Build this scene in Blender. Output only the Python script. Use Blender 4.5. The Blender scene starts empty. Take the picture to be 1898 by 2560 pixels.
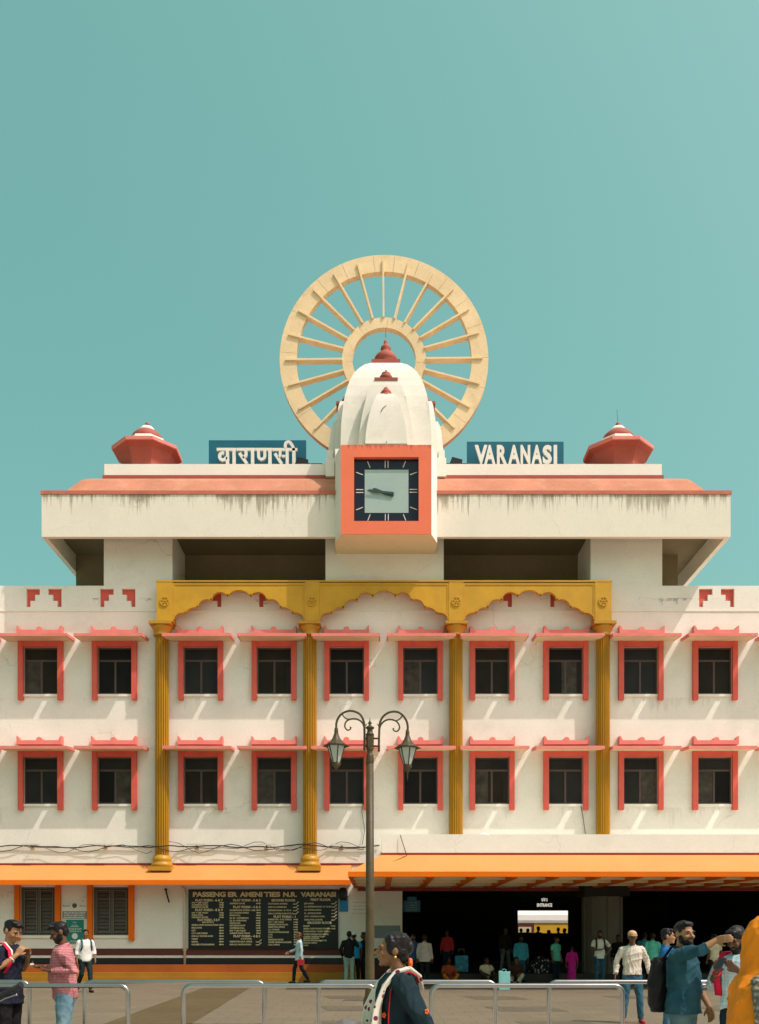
import bpy, math, random
import numpy as np
from mathutils import Vector, Matrix, Quaternion

random.seed(7)
rng = np.random.default_rng(7)
S = bpy.context.scene
COL = S.collection

# ------------------------------------------------------------------ camera
F, CX, HZ, EYE = 2380.0, 949.0, 2338.0, 1.62        # focal length, centre, horizon (photo pixels), eye height (m)
cam_d = bpy.data.cameras.new('camera')
cam = bpy.data.objects.new('camera', cam_d)
COL.objects.link(cam)
cam.location = (0, 0, EYE)
cam.rotation_euler = (math.radians(90), 0, 0)
cam_d.sensor_fit = 'HORIZONTAL'
cam_d.sensor_width = 36.0
cam_d.lens = 36.0 * F / 1898.0
cam_d.shift_y = (HZ - 1280.0) / 1898.0
cam_d.clip_start = 0.1
cam_d.clip_end = 2000
S.camera = cam

# ------------------------------------------------------------------ sky and sun
SUN = Vector((1.69, -1.0, 3.0)).normalized()
world = bpy.data.worlds.new('World')
S.world = world
world.use_nodes = True
wn, wl = world.node_tree.nodes, world.node_tree.links
bg = wn['Background']
sky = wn.new('ShaderNodeTexSky')
sky.sky_type = 'NISHITA'
sky.sun_disc = False
sky.sun_elevation = math.asin(SUN.z)
sky.sun_rotation = math.atan2(SUN.x, SUN.y)
sky.altitude = 80
sky.air_density = 1.0
sky.dust_density = 7.5
sky.ozone_density = 1.0
# film-like grade of the sky's own radiance, channel by channel: gain * radiance ** gamma
GRADE = ((0.685, 0.94), (1.385, 0.665), (0.800, 0.895))
spl = wn.new('ShaderNodeSeparateColor')
cmb = wn.new('ShaderNodeCombineColor')
wl.new(sky.outputs[0], spl.inputs[0])
grade_nodes = []
for ci, (gain, gam) in enumerate(GRADE):
    pw_ = wn.new('ShaderNodeMath')
    pw_.operation = 'POWER'
    pw_.inputs[1].default_value = gam
    ml_ = wn.new('ShaderNodeMath')
    ml_.operation = 'MULTIPLY'
    ml_.inputs[1].default_value = gain
    wl.new(spl.outputs[ci], pw_.inputs[0])
    wl.new(pw_.outputs[0], ml_.inputs[0])
    wl.new(ml_.outputs[0], cmb.inputs[ci])
    grade_nodes.append((pw_, ml_))
wl.new(cmb.outputs[0], bg.inputs['Color'])
bg.inputs['Strength'].default_value = 0.15

sun_d = bpy.data.lights.new('sun', 'SUN')
sun_d.energy = 2.25
sun_d.angle = math.radians(0.55)
sun_d.color = (1.0, 0.94, 0.85)
sun_o = bpy.data.objects.new('sun', sun_d)
COL.objects.link(sun_o)
sun_o.rotation_euler = SUN.to_track_quat('Z', 'Y').to_euler()
sun_o.location = (30, -10, 60)

vs = S.view_settings
vs.view_transform = 'Standard'
vs.look = 'None'
vs.gamma = 1.0
vs.use_curve_mapping = False
vs.exposure = 0.67
S.render.engine = 'CYCLES'
S.cycles.use_denoising = True
S.cycles.max_bounces = 8
S.cycles.diffuse_bounces = 4


# ------------------------------------------------------------------ helpers
def PX(x, Y):
    return (x - CX) * Y / F


def PZ(y, Y):
    return EYE + (HZ - y) * Y / F


def lin(c):
    return tuple((v / 12.92 if v <= 0.04045 else ((v + 0.055) / 1.055) ** 2.4) for v in (x / 255.0 for x in c))


def mat(name, col, rough=0.75, var=0.08, vscale=1.5, grain=0.05, bump=0.0, bscale=40.0, metallic=0.0,
        dirt=0.0, dirtcol=(0.12, 0.10, 0.07), dscale=0.9, spec=0.3, coat=0.0):
    """plain painted surface: low-frequency tone drift, fine grain, optional dirt blotches and bump"""
    m = bpy.data.materials.new(name)
    m.use_nodes = True
    n, l = m.node_tree.nodes, m.node_tree.links
    b = n['Principled BSDF']
    b.inputs['Roughness'].default_value = rough
    b.inputs['Metallic'].default_value = metallic
    b.inputs['Specular IOR Level'].default_value = spec
    b.inputs['Coat Weight'].default_value = coat
    g = n.new('ShaderNodeNewGeometry')
    t1 = n.new('ShaderNodeTexNoise')
    t1.inputs['Scale'].default_value = vscale
    t1.inputs['Detail'].default_value = 6
    t1.inputs['Roughness'].default_value = 0.6
    l.new(g.outputs['Position'], t1.inputs['Vector'])
    t2 = n.new('ShaderNodeTexNoise')
    t2.inputs['Scale'].default_value = vscale * 28
    t2.inputs['Detail'].default_value = 3
    l.new(g.outputs['Position'], t2.inputs['Vector'])
    r1 = n.new('ShaderNodeMapRange')
    r1.inputs[1].default_value, r1.inputs[2].default_value = 0.3, 0.7
    r1.inputs[3].default_value, r1.inputs[4].default_value = 1 - var, 1 + var * 0.6
    l.new(t1.outputs['Fac'], r1.inputs[0])
    r2 = n.new('ShaderNodeMapRange')
    r2.inputs[1].default_value, r2.inputs[2].default_value = 0.3, 0.7
    r2.inputs[3].default_value, r2.inputs[4].default_value = 1 - grain, 1 + grain
    l.new(t2.outputs['Fac'], r2.inputs[0])
    mu = n.new('ShaderNodeMath')
    mu.operation = 'MULTIPLY'
    l.new(r1.outputs[0], mu.inputs[0])
    l.new(r2.outputs[0], mu.inputs[1])
    vm = n.new('ShaderNodeVectorMath')
    vm.operation = 'SCALE'
    vm.inputs[0].default_value = col
    l.new(mu.outputs[0], vm.inputs['Scale'])
    out = vm.outputs[0]
    if dirt > 0:
        t3 = n.new('ShaderNodeTexNoise')
        t3.inputs['Scale'].default_value = dscale
        t3.inputs['Detail'].default_value = 9
        t3.inputs['Roughness'].default_value = 0.68
        l.new(g.outputs['Position'], t3.inputs['Vector'])
        r3 = n.new('ShaderNodeMapRange')
        r3.inputs[1].default_value, r3.inputs[2].default_value = 0.52, 0.78
        r3.inputs[3].default_value, r3.inputs[4].default_value = 0, dirt
        l.new(t3.outputs['Fac'], r3.inputs[0])
        mx = n.new('ShaderNodeMix')
        mx.data_type = 'RGBA'
        mx.inputs[7].default_value = (*dirtcol, 1)
        l.new(r3.outputs[0], mx.inputs[0])
        l.new(out, mx.inputs[6])
        out = mx.outputs[2]
    l.new(out, b.inputs['Base Color'])
    if bump > 0:
        t4 = n.new('ShaderNodeTexNoise')
        t4.inputs['Scale'].default_value = bscale
        t4.inputs['Detail'].default_value = 4
        l.new(g.outputs['Position'], t4.inputs['Vector'])
        bp = n.new('ShaderNodeBump')
        bp.inputs['Strength'].default_value = bump
        bp.inputs['Distance'].default_value = 0.01
        l.new(t4.outputs['Fac'], bp.inputs['Height'])
        l.new(bp.outputs[0], b.inputs['Normal'])
    return m


def add_streaks(m, ztop, length, amount=0.75, xs=7.0, zs=0.22, col=(0.10, 0.085, 0.055), thr=0.5, horizontal='X'):
    """rain-wash streaks running down from an edge at height ztop: stains with their own ragged shape"""
    n, l = m.node_tree.nodes, m.node_tree.links
    b = n['Principled BSDF']
    src = b.inputs['Base Color'].links[0].from_socket
    g = n.new('ShaderNodeNewGeometry')
    sp = n.new('ShaderNodeSeparateXYZ')
    l.new(g.outputs['Position'], sp.inputs[0])
    mp = n.new('ShaderNodeMapping')
    mp.inputs['Scale'].default_value = (xs, xs * 0.5, zs)
    l.new(g.outputs['Position'], mp.inputs[0])
    t = n.new('ShaderNodeTexNoise')
    t.inputs['Scale'].default_value = 1.0
    t.inputs['Detail'].default_value = 5
    t.inputs['Roughness'].default_value = 0.7
    l.new(mp.outputs[0], t.inputs['Vector'])
    t2 = n.new('ShaderNodeTexNoise')              # how far each stretch of wall is stained
    t2.inputs['Scale'].default_value = 0.55
    t2.inputs['Detail'].default_value = 3
    mp2 = n.new('ShaderNodeMapping')
    mp2.inputs['Scale'].default_value = (1, 1, 0.05)
    l.new(g.outputs['Position'], mp2.inputs[0])
    l.new(mp2.outputs[0], t2.inputs['Vector'])
    d = n.new('ShaderNodeMath')                   # distance below the edge / length
    d.operation = 'SUBTRACT'
    d.inputs[0].default_value = ztop
    l.new(sp.outputs['Z'], d.inputs[1])
    dd = n.new('ShaderNodeMath')
    dd.operation = 'DIVIDE'
    l.new(d.outputs[0], dd.inputs[0])
    dd.inputs[1].default_value = length
    h = n.new('ShaderNodeMapRange')               # threshold rises with the distance
    h.inputs[1].default_value, h.inputs[2].default_value = 0, 1
    h.inputs[3].default_value, h.inputs[4].default_value = thr - 0.08, thr + 0.25
    l.new(dd.outputs[0], h.inputs[0])
    ad = n.new('ShaderNodeMath')
    ad.operation = 'ADD'
    l.new(t.outputs['Fac'], ad.inputs[0])
    sc = n.new('ShaderNodeMath')
    sc.operation = 'MULTIPLY_ADD'
    l.new(t2.outputs['Fac'], sc.inputs[0])
    sc.inputs[1].default_value = 0.55
    sc.inputs[2].default_value = -0.275
    l.new(sc.outputs[0], ad.inputs[1])
    df = n.new('ShaderNodeMath')
    df.operation = 'SUBTRACT'
    l.new(ad.outputs[0], df.inputs[0])
    l.new(h.outputs[0], df.inputs[1])
    r = n.new('ShaderNodeMapRange')
    r.inputs[1].default_value, r.inputs[2].default_value = 0.0, 0.10
    r.inputs[3].default_value, r.inputs[4].default_value = 0, amount
    l.new(df.outputs[0], r.inputs[0])
    below = n.new('ShaderNodeMath')               # only below the edge the water runs from
    below.operation = 'GREATER_THAN'
    below.inputs[1].default_value = 0.0
    l.new(d.outputs[0], below.inputs[0])
    fac = n.new('ShaderNodeMath')
    fac.operation = 'MULTIPLY'
    l.new(r.outputs[0], fac.inputs[0])
    l.new(below.outputs[0], fac.inputs[1])
    mx = n.new('ShaderNodeMix')
    mx.data_type = 'RGBA'
    mx.inputs[7].default_value = (*col, 1)
    l.new(fac.outputs[0], mx.inputs[0])
    l.new(src, mx.inputs[6])
    l.new(mx.outputs[2], b.inputs['Base Color'])
    return m


def add_cracks(m, scale=0.4, amount=0.45, col=(0.22, 0.19, 0.14), width=0.006):
    """hairline cracks that come and go over the plaster"""
    n, l = m.node_tree.nodes, m.node_tree.links
    b = n['Principled BSDF']
    src = b.inputs['Base Color'].links[0].from_socket
    g = n.new('ShaderNodeNewGeometry')
    w = n.new('ShaderNodeTexNoise')
    w.inputs['Scale'].default_value = 1.3
    w.inputs['Detail'].default_value = 4
    l.new(g.outputs['Position'], w.inputs['Vector'])
    ad = n.new('ShaderNodeVectorMath')
    ad.operation = 'MULTIPLY_ADD'
    ad.inputs[1].default_value = (0.8, 0.8, 0.8)
    l.new(w.outputs['Color'], ad.inputs[0])
    l.new(g.outputs['Position'], ad.inputs[2])
    v = n.new('ShaderNodeTexVoronoi')
    v.feature = 'DISTANCE_TO_EDGE'
    v.inputs['Scale'].default_value = scale
    l.new(ad.outputs[0], v.inputs['Vector'])
    r = n.new('ShaderNodeMapRange')
    r.inputs[1].default_value, r.inputs[2].default_value = width, width * 0.3
    r.inputs[3].default_value, r.inputs[4].default_value = 0, amount
    l.new(v.outputs['Distance'], r.inputs[0])
    k = n.new('ShaderNodeTexNoise')
    k.inputs['Scale'].default_value = 0.45
    l.new(g.outputs['Position'], k.inputs['Vector'])
    kr = n.new('ShaderNodeMapRange')
    kr.inputs[1].default_value, kr.inputs[2].default_value = 0.50, 0.62
    l.new(k.outputs['Fac'], kr.inputs[0])
    f = n.new('ShaderNodeMath')
    f.operation = 'MULTIPLY'
    l.new(r.outputs[0], f.inputs[0])
    l.new(kr.outputs[0], f.inputs[1])
    mx = n.new('ShaderNodeMix')
    mx.data_type = 'RGBA'
    mx.inputs[7].default_value = (*col, 1)
    l.new(f.outputs[0], mx.inputs[0])
    l.new(src, mx.inputs[6])
    l.new(mx.outputs[2], b.inputs['Base Color'])
    return m


class MB:
    """collects shapes into one mesh"""
    def __init__(self):
        self.v, self.f, self.mi, self.sm = [], [], [], []

    def quad_grid(self, rings, closed=True, cap0=True, cap1=True, mi=0, smooth=False):
        n = len(rings[0])
        base = len(self.v)
        for r in rings:
            self.v += [tuple(p) for p in r]
        m = n if closed else n - 1
        for i in range(len(rings) - 1):
            for j in range(m):
                a = base + i * n + j
                b = base + i * n + (j + 1) % n
                self.f.append((a, b, b + n, a + n))
                self.mi.append(mi)
                self.sm.append(smooth)
        if cap0:
            self.f.append(tuple(base + j for j in range(n))[::-1]); self.mi.append(mi); self.sm.append(False)
        if cap1:
            k = base + (len(rings) - 1) * n
            self.f.append(tuple(k + j for j in range(n))); self.mi.append(mi); self.sm.append(False)
        return self

    def face(self, pts, mi=0):
        base = len(self.v)
        self.v += [tuple(p) for p in pts]
        self.f.append(tuple(range(base, base + len(pts)))); self.mi.append(mi); self.sm.append(False)
        return self

    def box(self, x0, x1, y0, y1, z0, z1, mi=0):
        b = len(self.v)
        self.v += [(x0, y0, z0), (x1, y0, z0), (x1, y1, z0), (x0, y1, z0), (x0, y0, z1), (x1, y0, z1), (x1, y1, z1), (x0, y1, z1)]
        for q in ((0, 3, 2, 1), (4, 5, 6, 7), (0, 1, 5, 4), (1, 2, 6, 5), (2, 3, 7, 6), (3, 0, 4, 7)):
            self.f.append(tuple(b + i for i in q)); self.mi.append(mi); self.sm.append(False)
        return self

    def prism(self, pts, y0, y1, mi=0):
        """polygon in x,z (counter-clockwise seen from the camera side) pushed from y0 (front) to y1"""
        n = len(pts)
        b = len(self.v)
        self.v += [(x, y0, z) for x, z in pts] + [(x, y1, z) for x, z in pts]
        self.f.append(tuple(range(b, b + n))); self.mi.append(mi); self.sm.append(False)
        self.f.append(tuple(range(b + n, b + 2 * n))[::-1]); self.mi.append(mi); self.sm.append(False)
        for i in range(n):
            j = (i + 1) % n
            self.f.append((b + i, b + n + i, b + n + j, b + j)); self.mi.append(mi); self.sm.append(False)
        return self

    def lathe(self, prof, c=(0, 0, 0), n=16, mi=0, smooth=True, rot=0.0, sx=1.0, sy=1.0):
        """prof = [(r, z)...] bottom to top"""
        rings = []
        for r, z in prof:
            rings.append([(c[0] + sx * r * math.cos(rot + 2 * math.pi * k / n), c[1] + sy * r * math.sin(rot + 2 * math.pi * k / n), c[2] + z) for k in range(n)])
        return self.quad_grid(rings, True, True, True, mi, smooth)

    def tube(self, pts, r, n=8, mi=0, smooth=True, closed=False):
        pts = [Vector(p) for p in pts]
        k = len(pts)
        rr = r if isinstance(r, (list, tuple)) else [r] * k
        t0 = (pts[1] - pts[0]).normalized()
        up = Vector((0, 0, 1)) if abs(t0.z) < 0.9 else Vector((1, 0, 0))
        u = t0.cross(up).normalized()
        rings = []
        for i in range(k):
            if i == 0:
                t = t0
            elif i == k - 1:
                t = (pts[i] - pts[i - 1]).normalized()
            else:
                t = ((pts[i + 1] - pts[i]).normalized() + (pts[i] - pts[i - 1]).normalized())
                t = t.normalized() if t.length > 1e-6 else (pts[i + 1] - pts[i]).normalized()
            u = (u - t * u.dot(t)).normalized()
            w = t.cross(u)
            rings.append([pts[i] + rr[i] * (math.cos(2 * math.pi * j / n) * u + math.sin(2 * math.pi * j / n) * w) for j in range(n)])
        return self.quad_grid(rings, True, True, True, mi, smooth)

    def ball(self, c, rx, ry=None, rz=None, n=12, m=8, mi=0):
        ry = rx if ry is None else ry
        rz = rx if rz is None else rz
        rings = []
        for i in range(m + 1):
            a = -math.pi / 2 + math.pi * i / m
            q = max(math.cos(a), 0.02)
            rings.append([(c[0] + rx * q * math.cos(2 * math.pi * k / n), c[1] + ry * q * math.sin(2 * math.pi * k / n), c[2] + rz * math.sin(a)) for k in range(n)])
        return self.quad_grid(rings, True, True, True, mi, True)

    def mesh(self, name, mats):
        me = bpy.data.meshes.new(name)
        me.from_pydata(self.v, [], self.f)
        for m in (mats if isinstance(mats, (list, tuple)) else [mats]):
            me.materials.append(m)
        me.polygons.foreach_set('material_index', self.mi)
        me.polygons.foreach_set('use_smooth', self.sm)
        me.update()
        return me

    def build(self, name, mats, parent=None, loc=None, bevel=0.0):
        o = bpy.data.objects.new(name, self.mesh(name, mats))
        COL.objects.link(o)
        if parent is not None:
            o.parent = parent
        if loc is not None:
            o.location = loc
        if bevel > 0:
            b = o.modifiers.new('bevel', 'BEVEL')
            b.width = bevel
            b.segments = 2
            b.limit_method = 'ANGLE'
        return o


def put(mesh, name, parent=None, loc=(0, 0, 0), rot=(0, 0, 0), scale=None):
    o = bpy.data.objects.new(name, mesh)
    COL.objects.link(o)
    o.parent = parent
    o.location = loc
    o.rotation_euler = rot
    if scale is not None:
        o.scale = scale
    return o


def empty(name, loc=(0, 0, 0), rz=0.0):
    o = bpy.data.objects.new(name, None)
    COL.objects.link(o)
    o.location = loc
    o.rotation_euler = (0, 0, rz)
    o.empty_display_size = 0.3
    return o


def tag(o, label=None, cat=None, group=None, kind=None):
    if label:
        o['label'] = label
    if cat:
        o['category'] = cat
    if group:
        o['group'] = group
    if kind:
        o['kind'] = kind
    return o


def text_mesh(body, size, extrude=0.0, offset=0.0, xscale=1.0, spacing=1.0, align='LEFT'):
    c = bpy.data.curves.new('txt', 'FONT')
    c.body = body
    c.size = size
    c.extrude = extrude
    c.offset = offset
    c.space_character = spacing
    c.align_x = align
    c.resolution_u = 3
    o = bpy.data.objects.new('txt', c)
    COL.objects.link(o)
    dg = bpy.context.evaluated_depsgraph_get()
    me = bpy.data.meshes.new_from_object(o.evaluated_get(dg))
    bpy.data.objects.remove(o)
    bpy.data.curves.remove(c)
    # stand the text up: x right, z up, facing -y
    me.transform(Matrix.Rotation(math.radians(90), 4, 'X') @ Matrix.Diagonal((xscale, 1, 1, 1)))
    return me


# ------------------------------------------------------------------ paints
M = {}
M['wall'] = mat('cream_plaster', (0.79, 0.745, 0.645), 0.85, 0.08, 0.5, 0.035, 0.25, 60, dirt=0.30, dirtcol=(0.42, 0.375, 0.29), dscale=0.7)
add_streaks(M['wall'], 13.66, 0.50, 0.6, xs=2.6, zs=2.4, col=(0.17, 0.15, 0.11), thr=0.60)
for zs_ in (10.10, 6.18):
    add_streaks(M['wall'], zs_, 1.0, 0.22, xs=5.0, zs=0.5, col=(0.36, 0.31, 0.22), thr=0.56)
M['white'] = mat('white_plaster', (0.79, 0.745, 0.645), 0.8, 0.05, 0.8, 0.03, 0.25, 50, dirt=0.18, dirtcol=(0.45, 0.40, 0.32), dscale=1.2)
M['fascia'] = add_streaks(mat('stained_plaster', (0.75, 0.68, 0.555), 0.85, 0.07, 0.9, 0.04, 0.3, 50, dirt=0.25, dirtcol=(0.42, 0.37, 0.28)), 16.92, 1.15, 0.65, xs=13.0, zs=0.45, col=(0.20, 0.165, 0.10), thr=0.485)
add_streaks(M['fascia'], 16.95, 0.55, 0.45, xs=2.4, zs=1.1, col=(0.20, 0.165, 0.10), thr=0.50)
M['shaft'] = add_streaks(mat('dome_plaster', (0.69, 0.645, 0.55), 0.85, 0.07, 0.9, 0.05, 0.3, 50, dirt=0.3, dirtcol=(0.42, 0.38, 0.30), dscale=1.6), 20.4, 1.1, 0.25, xs=9, thr=0.6)
add_cracks(M['wall'], 0.36, 0.30)
add_cracks(M['white'], 0.4, 0.18)
add_cracks(M['fascia'], 0.6, 0.35)
M['coral'] = mat('coral_paint', (0.72, 0.205, 0.165), 0.65, 0.14, 1.6, 0.07, 0.3, 60, dirt=0.6, dirtcol=(0.60, 0.32, 0.24), dscale=2.2)
M['surround'] = mat('orange_red_paint', (0.68, 0.108, 0.075), 0.6, 0.12, 2.0, 0.06, 0.25, 60, dirt=0.35, dirtcol=(0.50, 0.14, 0.08), dscale=2.5)
M['clockred'] = add_streaks(mat('vermilion_paint', (0.76, 0.165, 0.075), 0.6, 0.06, 1.2, 0.04, 0.2, 50), 18.26, 0.35, 0.5, xs=9, col=(0.16, 0.05, 0.03))
M['cream'] = mat('cream_underside', (0.74, 0.60, 0.36), 0.8, 0.06, 1.0, 0.04)
M['orange'] = mat('orange_paint', (0.76, 0.150, 0.004), 0.6, 0.06, 0.9, 0.03, 0.15, 50, spec=0.15)
M['orange_top'] = mat('paler_orange', (0.62, 0.25, 0.065), 0.6, 0.07, 0.7, 0.04, 0.2, 40, dirt=0.2, dirtcol=(0.66, 0.34, 0.14))  # paler orange for the eave and canopy slopes than for their fascias
M['darkred'] = mat('dark_red_paint', (0.26, 0.028, 0.012), 0.6)
M['redband'] = mat('brick_red_band', (0.36, 0.085, 0.055), 0.7, 0.12, 2.2, 0.06, dirt=0.5, dirtcol=(0.16, 0.07, 0.05))
M['edgeband'] = mat('faded_red_edge', (0.52, 0.155, 0.10), 0.8, 0.15, 2.2, 0.07, dirt=0.6, dirtcol=(0.20, 0.09, 0.06), dscale=1.5)
M['salmon'] = mat('salmon_roof_paint', (0.50, 0.215, 0.13), 0.85, 0.16, 1.1, 0.07, 0.4, 40, dirt=0.75, dirtcol=(0.56, 0.34, 0.22), dscale=1.6, spec=0.1)
M['gold'] = mat('ochre_gold_paint', (0.54, 0.285, 0.018), 0.55, 0.13, 1.4, 0.06, 0.25, 60, dirt=0.4, dirtcol=(0.34, 0.18, 0.03), dscale=1.6)
M['goldrib'] = mat('gold_column_paint', (0.45, 0.225, 0.010), 0.45, 0.10, 1.0, 0.05, spec=0.45)
M['tan'] = mat('tan_sandstone_paint', (0.80, 0.60, 0.345), 0.8, 0.10, 0.9, 0.06, 0.3, 50, dirt=0.55, dirtcol=(0.50, 0.33, 0.16), dscale=1.4)
M['kiosk'] = mat('red_kiosk_paint', (0.40, 0.085, 0.055), 0.65, 0.12, 1.6, 0.05, dirt=0.3, dirtcol=(0.45, 0.17, 0.13))
M['glass2'] = mat('olive_window_glass', (0.022, 0.016, 0.010), 0.3, 0.4, 0.9, 0.0, spec=0.10)
M['glass3'] = mat('grey_window_glass', (0.024, 0.021, 0.020), 0.3, 0.4, 0.7, 0.0, spec=0.12)
M['glass4'] = mat('curtained_window_glass', (0.062, 0.052, 0.040), 0.35, 0.5, 3.0, 0.1, spec=0.10)
M['glass'] = mat('dark_window_glass', (0.012, 0.009, 0.008), 0.3, 0.35, 0.8, 0.0, spec=0.10)
M['sash'] = mat('brown_window_frame', (0.085, 0.055, 0.045), 0.55, 0.15, 3.0)
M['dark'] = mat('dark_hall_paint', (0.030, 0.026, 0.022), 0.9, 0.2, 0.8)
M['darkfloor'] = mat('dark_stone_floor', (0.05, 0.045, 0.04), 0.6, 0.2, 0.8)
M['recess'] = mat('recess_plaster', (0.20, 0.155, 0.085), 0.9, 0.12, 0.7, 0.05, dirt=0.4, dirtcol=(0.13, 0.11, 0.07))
M['stone'] = mat('grey_stone', (0.16, 0.145, 0.115), 0.7, 0.12, 1.4, 0.08)
M['navy'] = mat('navy_clock_glass', (0.010, 0.013, 0.024), 0.25, 0.05)
M['paleglass'] = mat('pale_clock_face', (0.33, 0.42, 0.38), 0.35, 0.05, 1.0)
M['clockhand'] = mat('green_black_hand', (0.03, 0.06, 0.05), 0.5)
M['offwhite'] = mat('off_white_paint', (0.72, 0.68, 0.59), 0.6, 0.06, 2.0)
M['signblue'] = mat('sign_blue', (0.012, 0.115, 0.165), 0.4, 0.12, 1.5, 0.06)
M['black'] = mat('black_paint', (0.014, 0.014, 0.015), 0.45)
M['bronze'] = mat('aged_bronze', (0.062, 0.044, 0.016), 0.5, 0.35, 5.0, 0.15, 0.3, 40, metallic=0.0, spec=0.35)
M['lanternglass'] = mat('milky_lantern_glass', (0.36, 0.39, 0.36), 0.25, 0.1, 4.0)
M['steel'] = mat('brushed_steel', (0.30, 0.30, 0.29), 0.30, 0.12, 3.0, 0.05, metallic=1.0, spec=0.5)
M['brown'] = mat('brown_band', (0.10, 0.028, 0.018), 0.6, 0.12, 1.5)
M['blackband'] = mat('black_granite_band', (0.015, 0.015, 0.018), 0.3, 0.2, 3.0)
M['plinth'] = mat('orange_plinth_paint', (0.34, 0.080, 0.010), 0.6, 0.15, 1.2, 0.06, dirt=0.35, dirtcol=(0.30, 0.10, 0.03))
M['yellow'] = mat('yellow_step', (0.36, 0.165, 0.012), 0.5, 0.15, 1.2, 0.06, dirt=0.4, dirtcol=(0.30, 0.13, 0.02))  # lower steps, yellower than the plinth above
M['winmetal'] = mat('grey_brown_window_metal', (0.11, 0.095, 0.075), 0.6, 0.12, 3.0)
M['slat'] = mat('dusty_louvre', (0.10, 0.088, 0.070), 0.5, 0.2, 4.0)
M['board'] = mat('black_board', (0.008, 0.011, 0.012), 0.35, 0.2, 1.5)
M['lettering'] = mat('cream_lettering', (0.62, 0.52, 0.30), 0.6, 0.05)
M['green'] = mat('green_poster', (0.008, 0.20, 0.155), 0.5, 0.06, 2.0)
M['greyblue'] = mat('grey_blue_panel', (0.22, 0.25, 0.25), 0.6, 0.06)
M['brightblue'] = mat('bright_blue_sign', (0.02, 0.22, 0.42), 0.5)
M['cable'] = mat('grey_black_cable', (0.035, 0.032, 0.028), 0.7)
M['pvc'] = mat('white_pipe', (0.62, 0.57, 0.46), 0.6)
M['coach'] = mat('coach_silver', (0.70, 0.68, 0.62), 0.4, 0.05)
M['coachyellow'] = mat('coach_yellow', (0.62, 0.36, 0.03), 0.5, 0.05)
# ------------------------------------------------------------------ ground
def paving(name, c1, c2, sx, sy, gap=0.012):
    """paving slabs too thin and far to pick apart: joints as fine relief, tone shifts slab by slab"""
    m = mat(name, c1, 0.8, 0.10, 0.35, 0.08, dirt=0.55, dirtcol=c2, dscale=0.6)
    n, l = m.node_tree.nodes, m.node_tree.links
    b = n['Principled BSDF']
    src = b.inputs['Base Color'].links[0].from_socket
    g = n.new('ShaderNodeNewGeometry')
    br = n.new('ShaderNodeTexBrick')
    br.offset = 0.5
    br.inputs['Color1'].default_value = (0.93, 0.93, 0.93, 1)
    br.inputs['Color2'].default_value = (1.05, 1.05, 1.05, 1)
    br.inputs['Mortar'].default_value = (0.74, 0.73, 0.70, 1)
    br.inputs['Scale'].default_value = 1.0
    br.inputs['Brick Width'].default_value = sx
    br.inputs['Row Height'].default_value = sy
    br.inputs['Mortar Size'].default_value = gap
    l.new(g.outputs['Position'], br.inputs['Vector'])
    mx = n.new('ShaderNodeMix')
    mx.data_type = 'RGBA'
    mx.blend_type = 'MULTIPLY'
    mx.inputs[0].default_value = 1.0
    l.new(src, mx.inputs[6])
    l.new(br.outputs['Color'], mx.inputs[7])
    l.new(mx.outputs[2], b.inputs['Base Color'])
    return m


M['pave'] = paving('beige_paving', (0.150, 0.122, 0.078), (0.15, 0.12, 0.075), 0.6, 0.6)
M['pavedark'] = paving('dark_paving', (0.092, 0.066, 0.026), (0.09, 0.065, 0.035), 0.6, 0.6)
M['pavegrey'] = paving('grey_paving', (0.105, 0.088, 0.058), (0.08, 0.068, 0.045), 0.6, 0.6)

tag(MB().face([(-600, -600, 0), (600, -600, 0), (600, 900, 0), (-600, 900, 0)]).build('ground', M['pave']), kind='structure')


M['bounce'] = mat('pale_bounce_ground', (0.52, 0.46, 0.37), 0.85, 0.12, 0.3, 0.06, dirt=0.3, dirtcol=(0.30, 0.26, 0.20), dscale=0.4)
tag(MB().face([(-90, -60, 0.004), (90, -60, 0.004), (90, 16.7, 0.004), (-90, 16.7, 0.004)]).build('added_bounce_ground', M['bounce']), kind='structure')  # pale sheet added below the view to bounce sunlight into the shaded walls


def gy(y):
    return F * EYE / (y - HZ)


def ground_patch(name, pts, m, z=0.005):
    b = MB()
    b.face([(x, y, z) for x, y in pts])
    return tag(b.build(name, m), kind='structure')


# dark band of paving that runs towards the building
ground_patch('dark_paving_strip', [(-4.75, 9), (-3.05, 9), (-4.12, 32.4), (-5.5, 32.4)], M['pavedark'])
# short dark bars set into the forecourt
for xa, xb, ya, yb, sh in ((817, 912, 2490, 2497.5, -4), (808, 912, 2515.5, 2528, -6), (800, 912, 2553, 2572, -8),
                           (1172, 1302, 2491, 2499, 8), (1230, 1395, 2517, 2529, 8), (1316, 1500, 2554, 2574, 8), (1525, 1640, 2490, 2497, 4),
                           (1755, 1850, 2516, 2528, 4)):
    y0, y1 = gy(yb), gy(ya)
    yc = (y0 + y1) / 2
    x0, x1 = PX(xa, yc), PX(xb, yc)
    ground_patch('paving_bar', [(x0 + 0.12, y0), (x1 + 0.12, y0), (x1 - 0.12, y1), (x0 - 0.12, y1)], M['pavegrey'])
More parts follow.
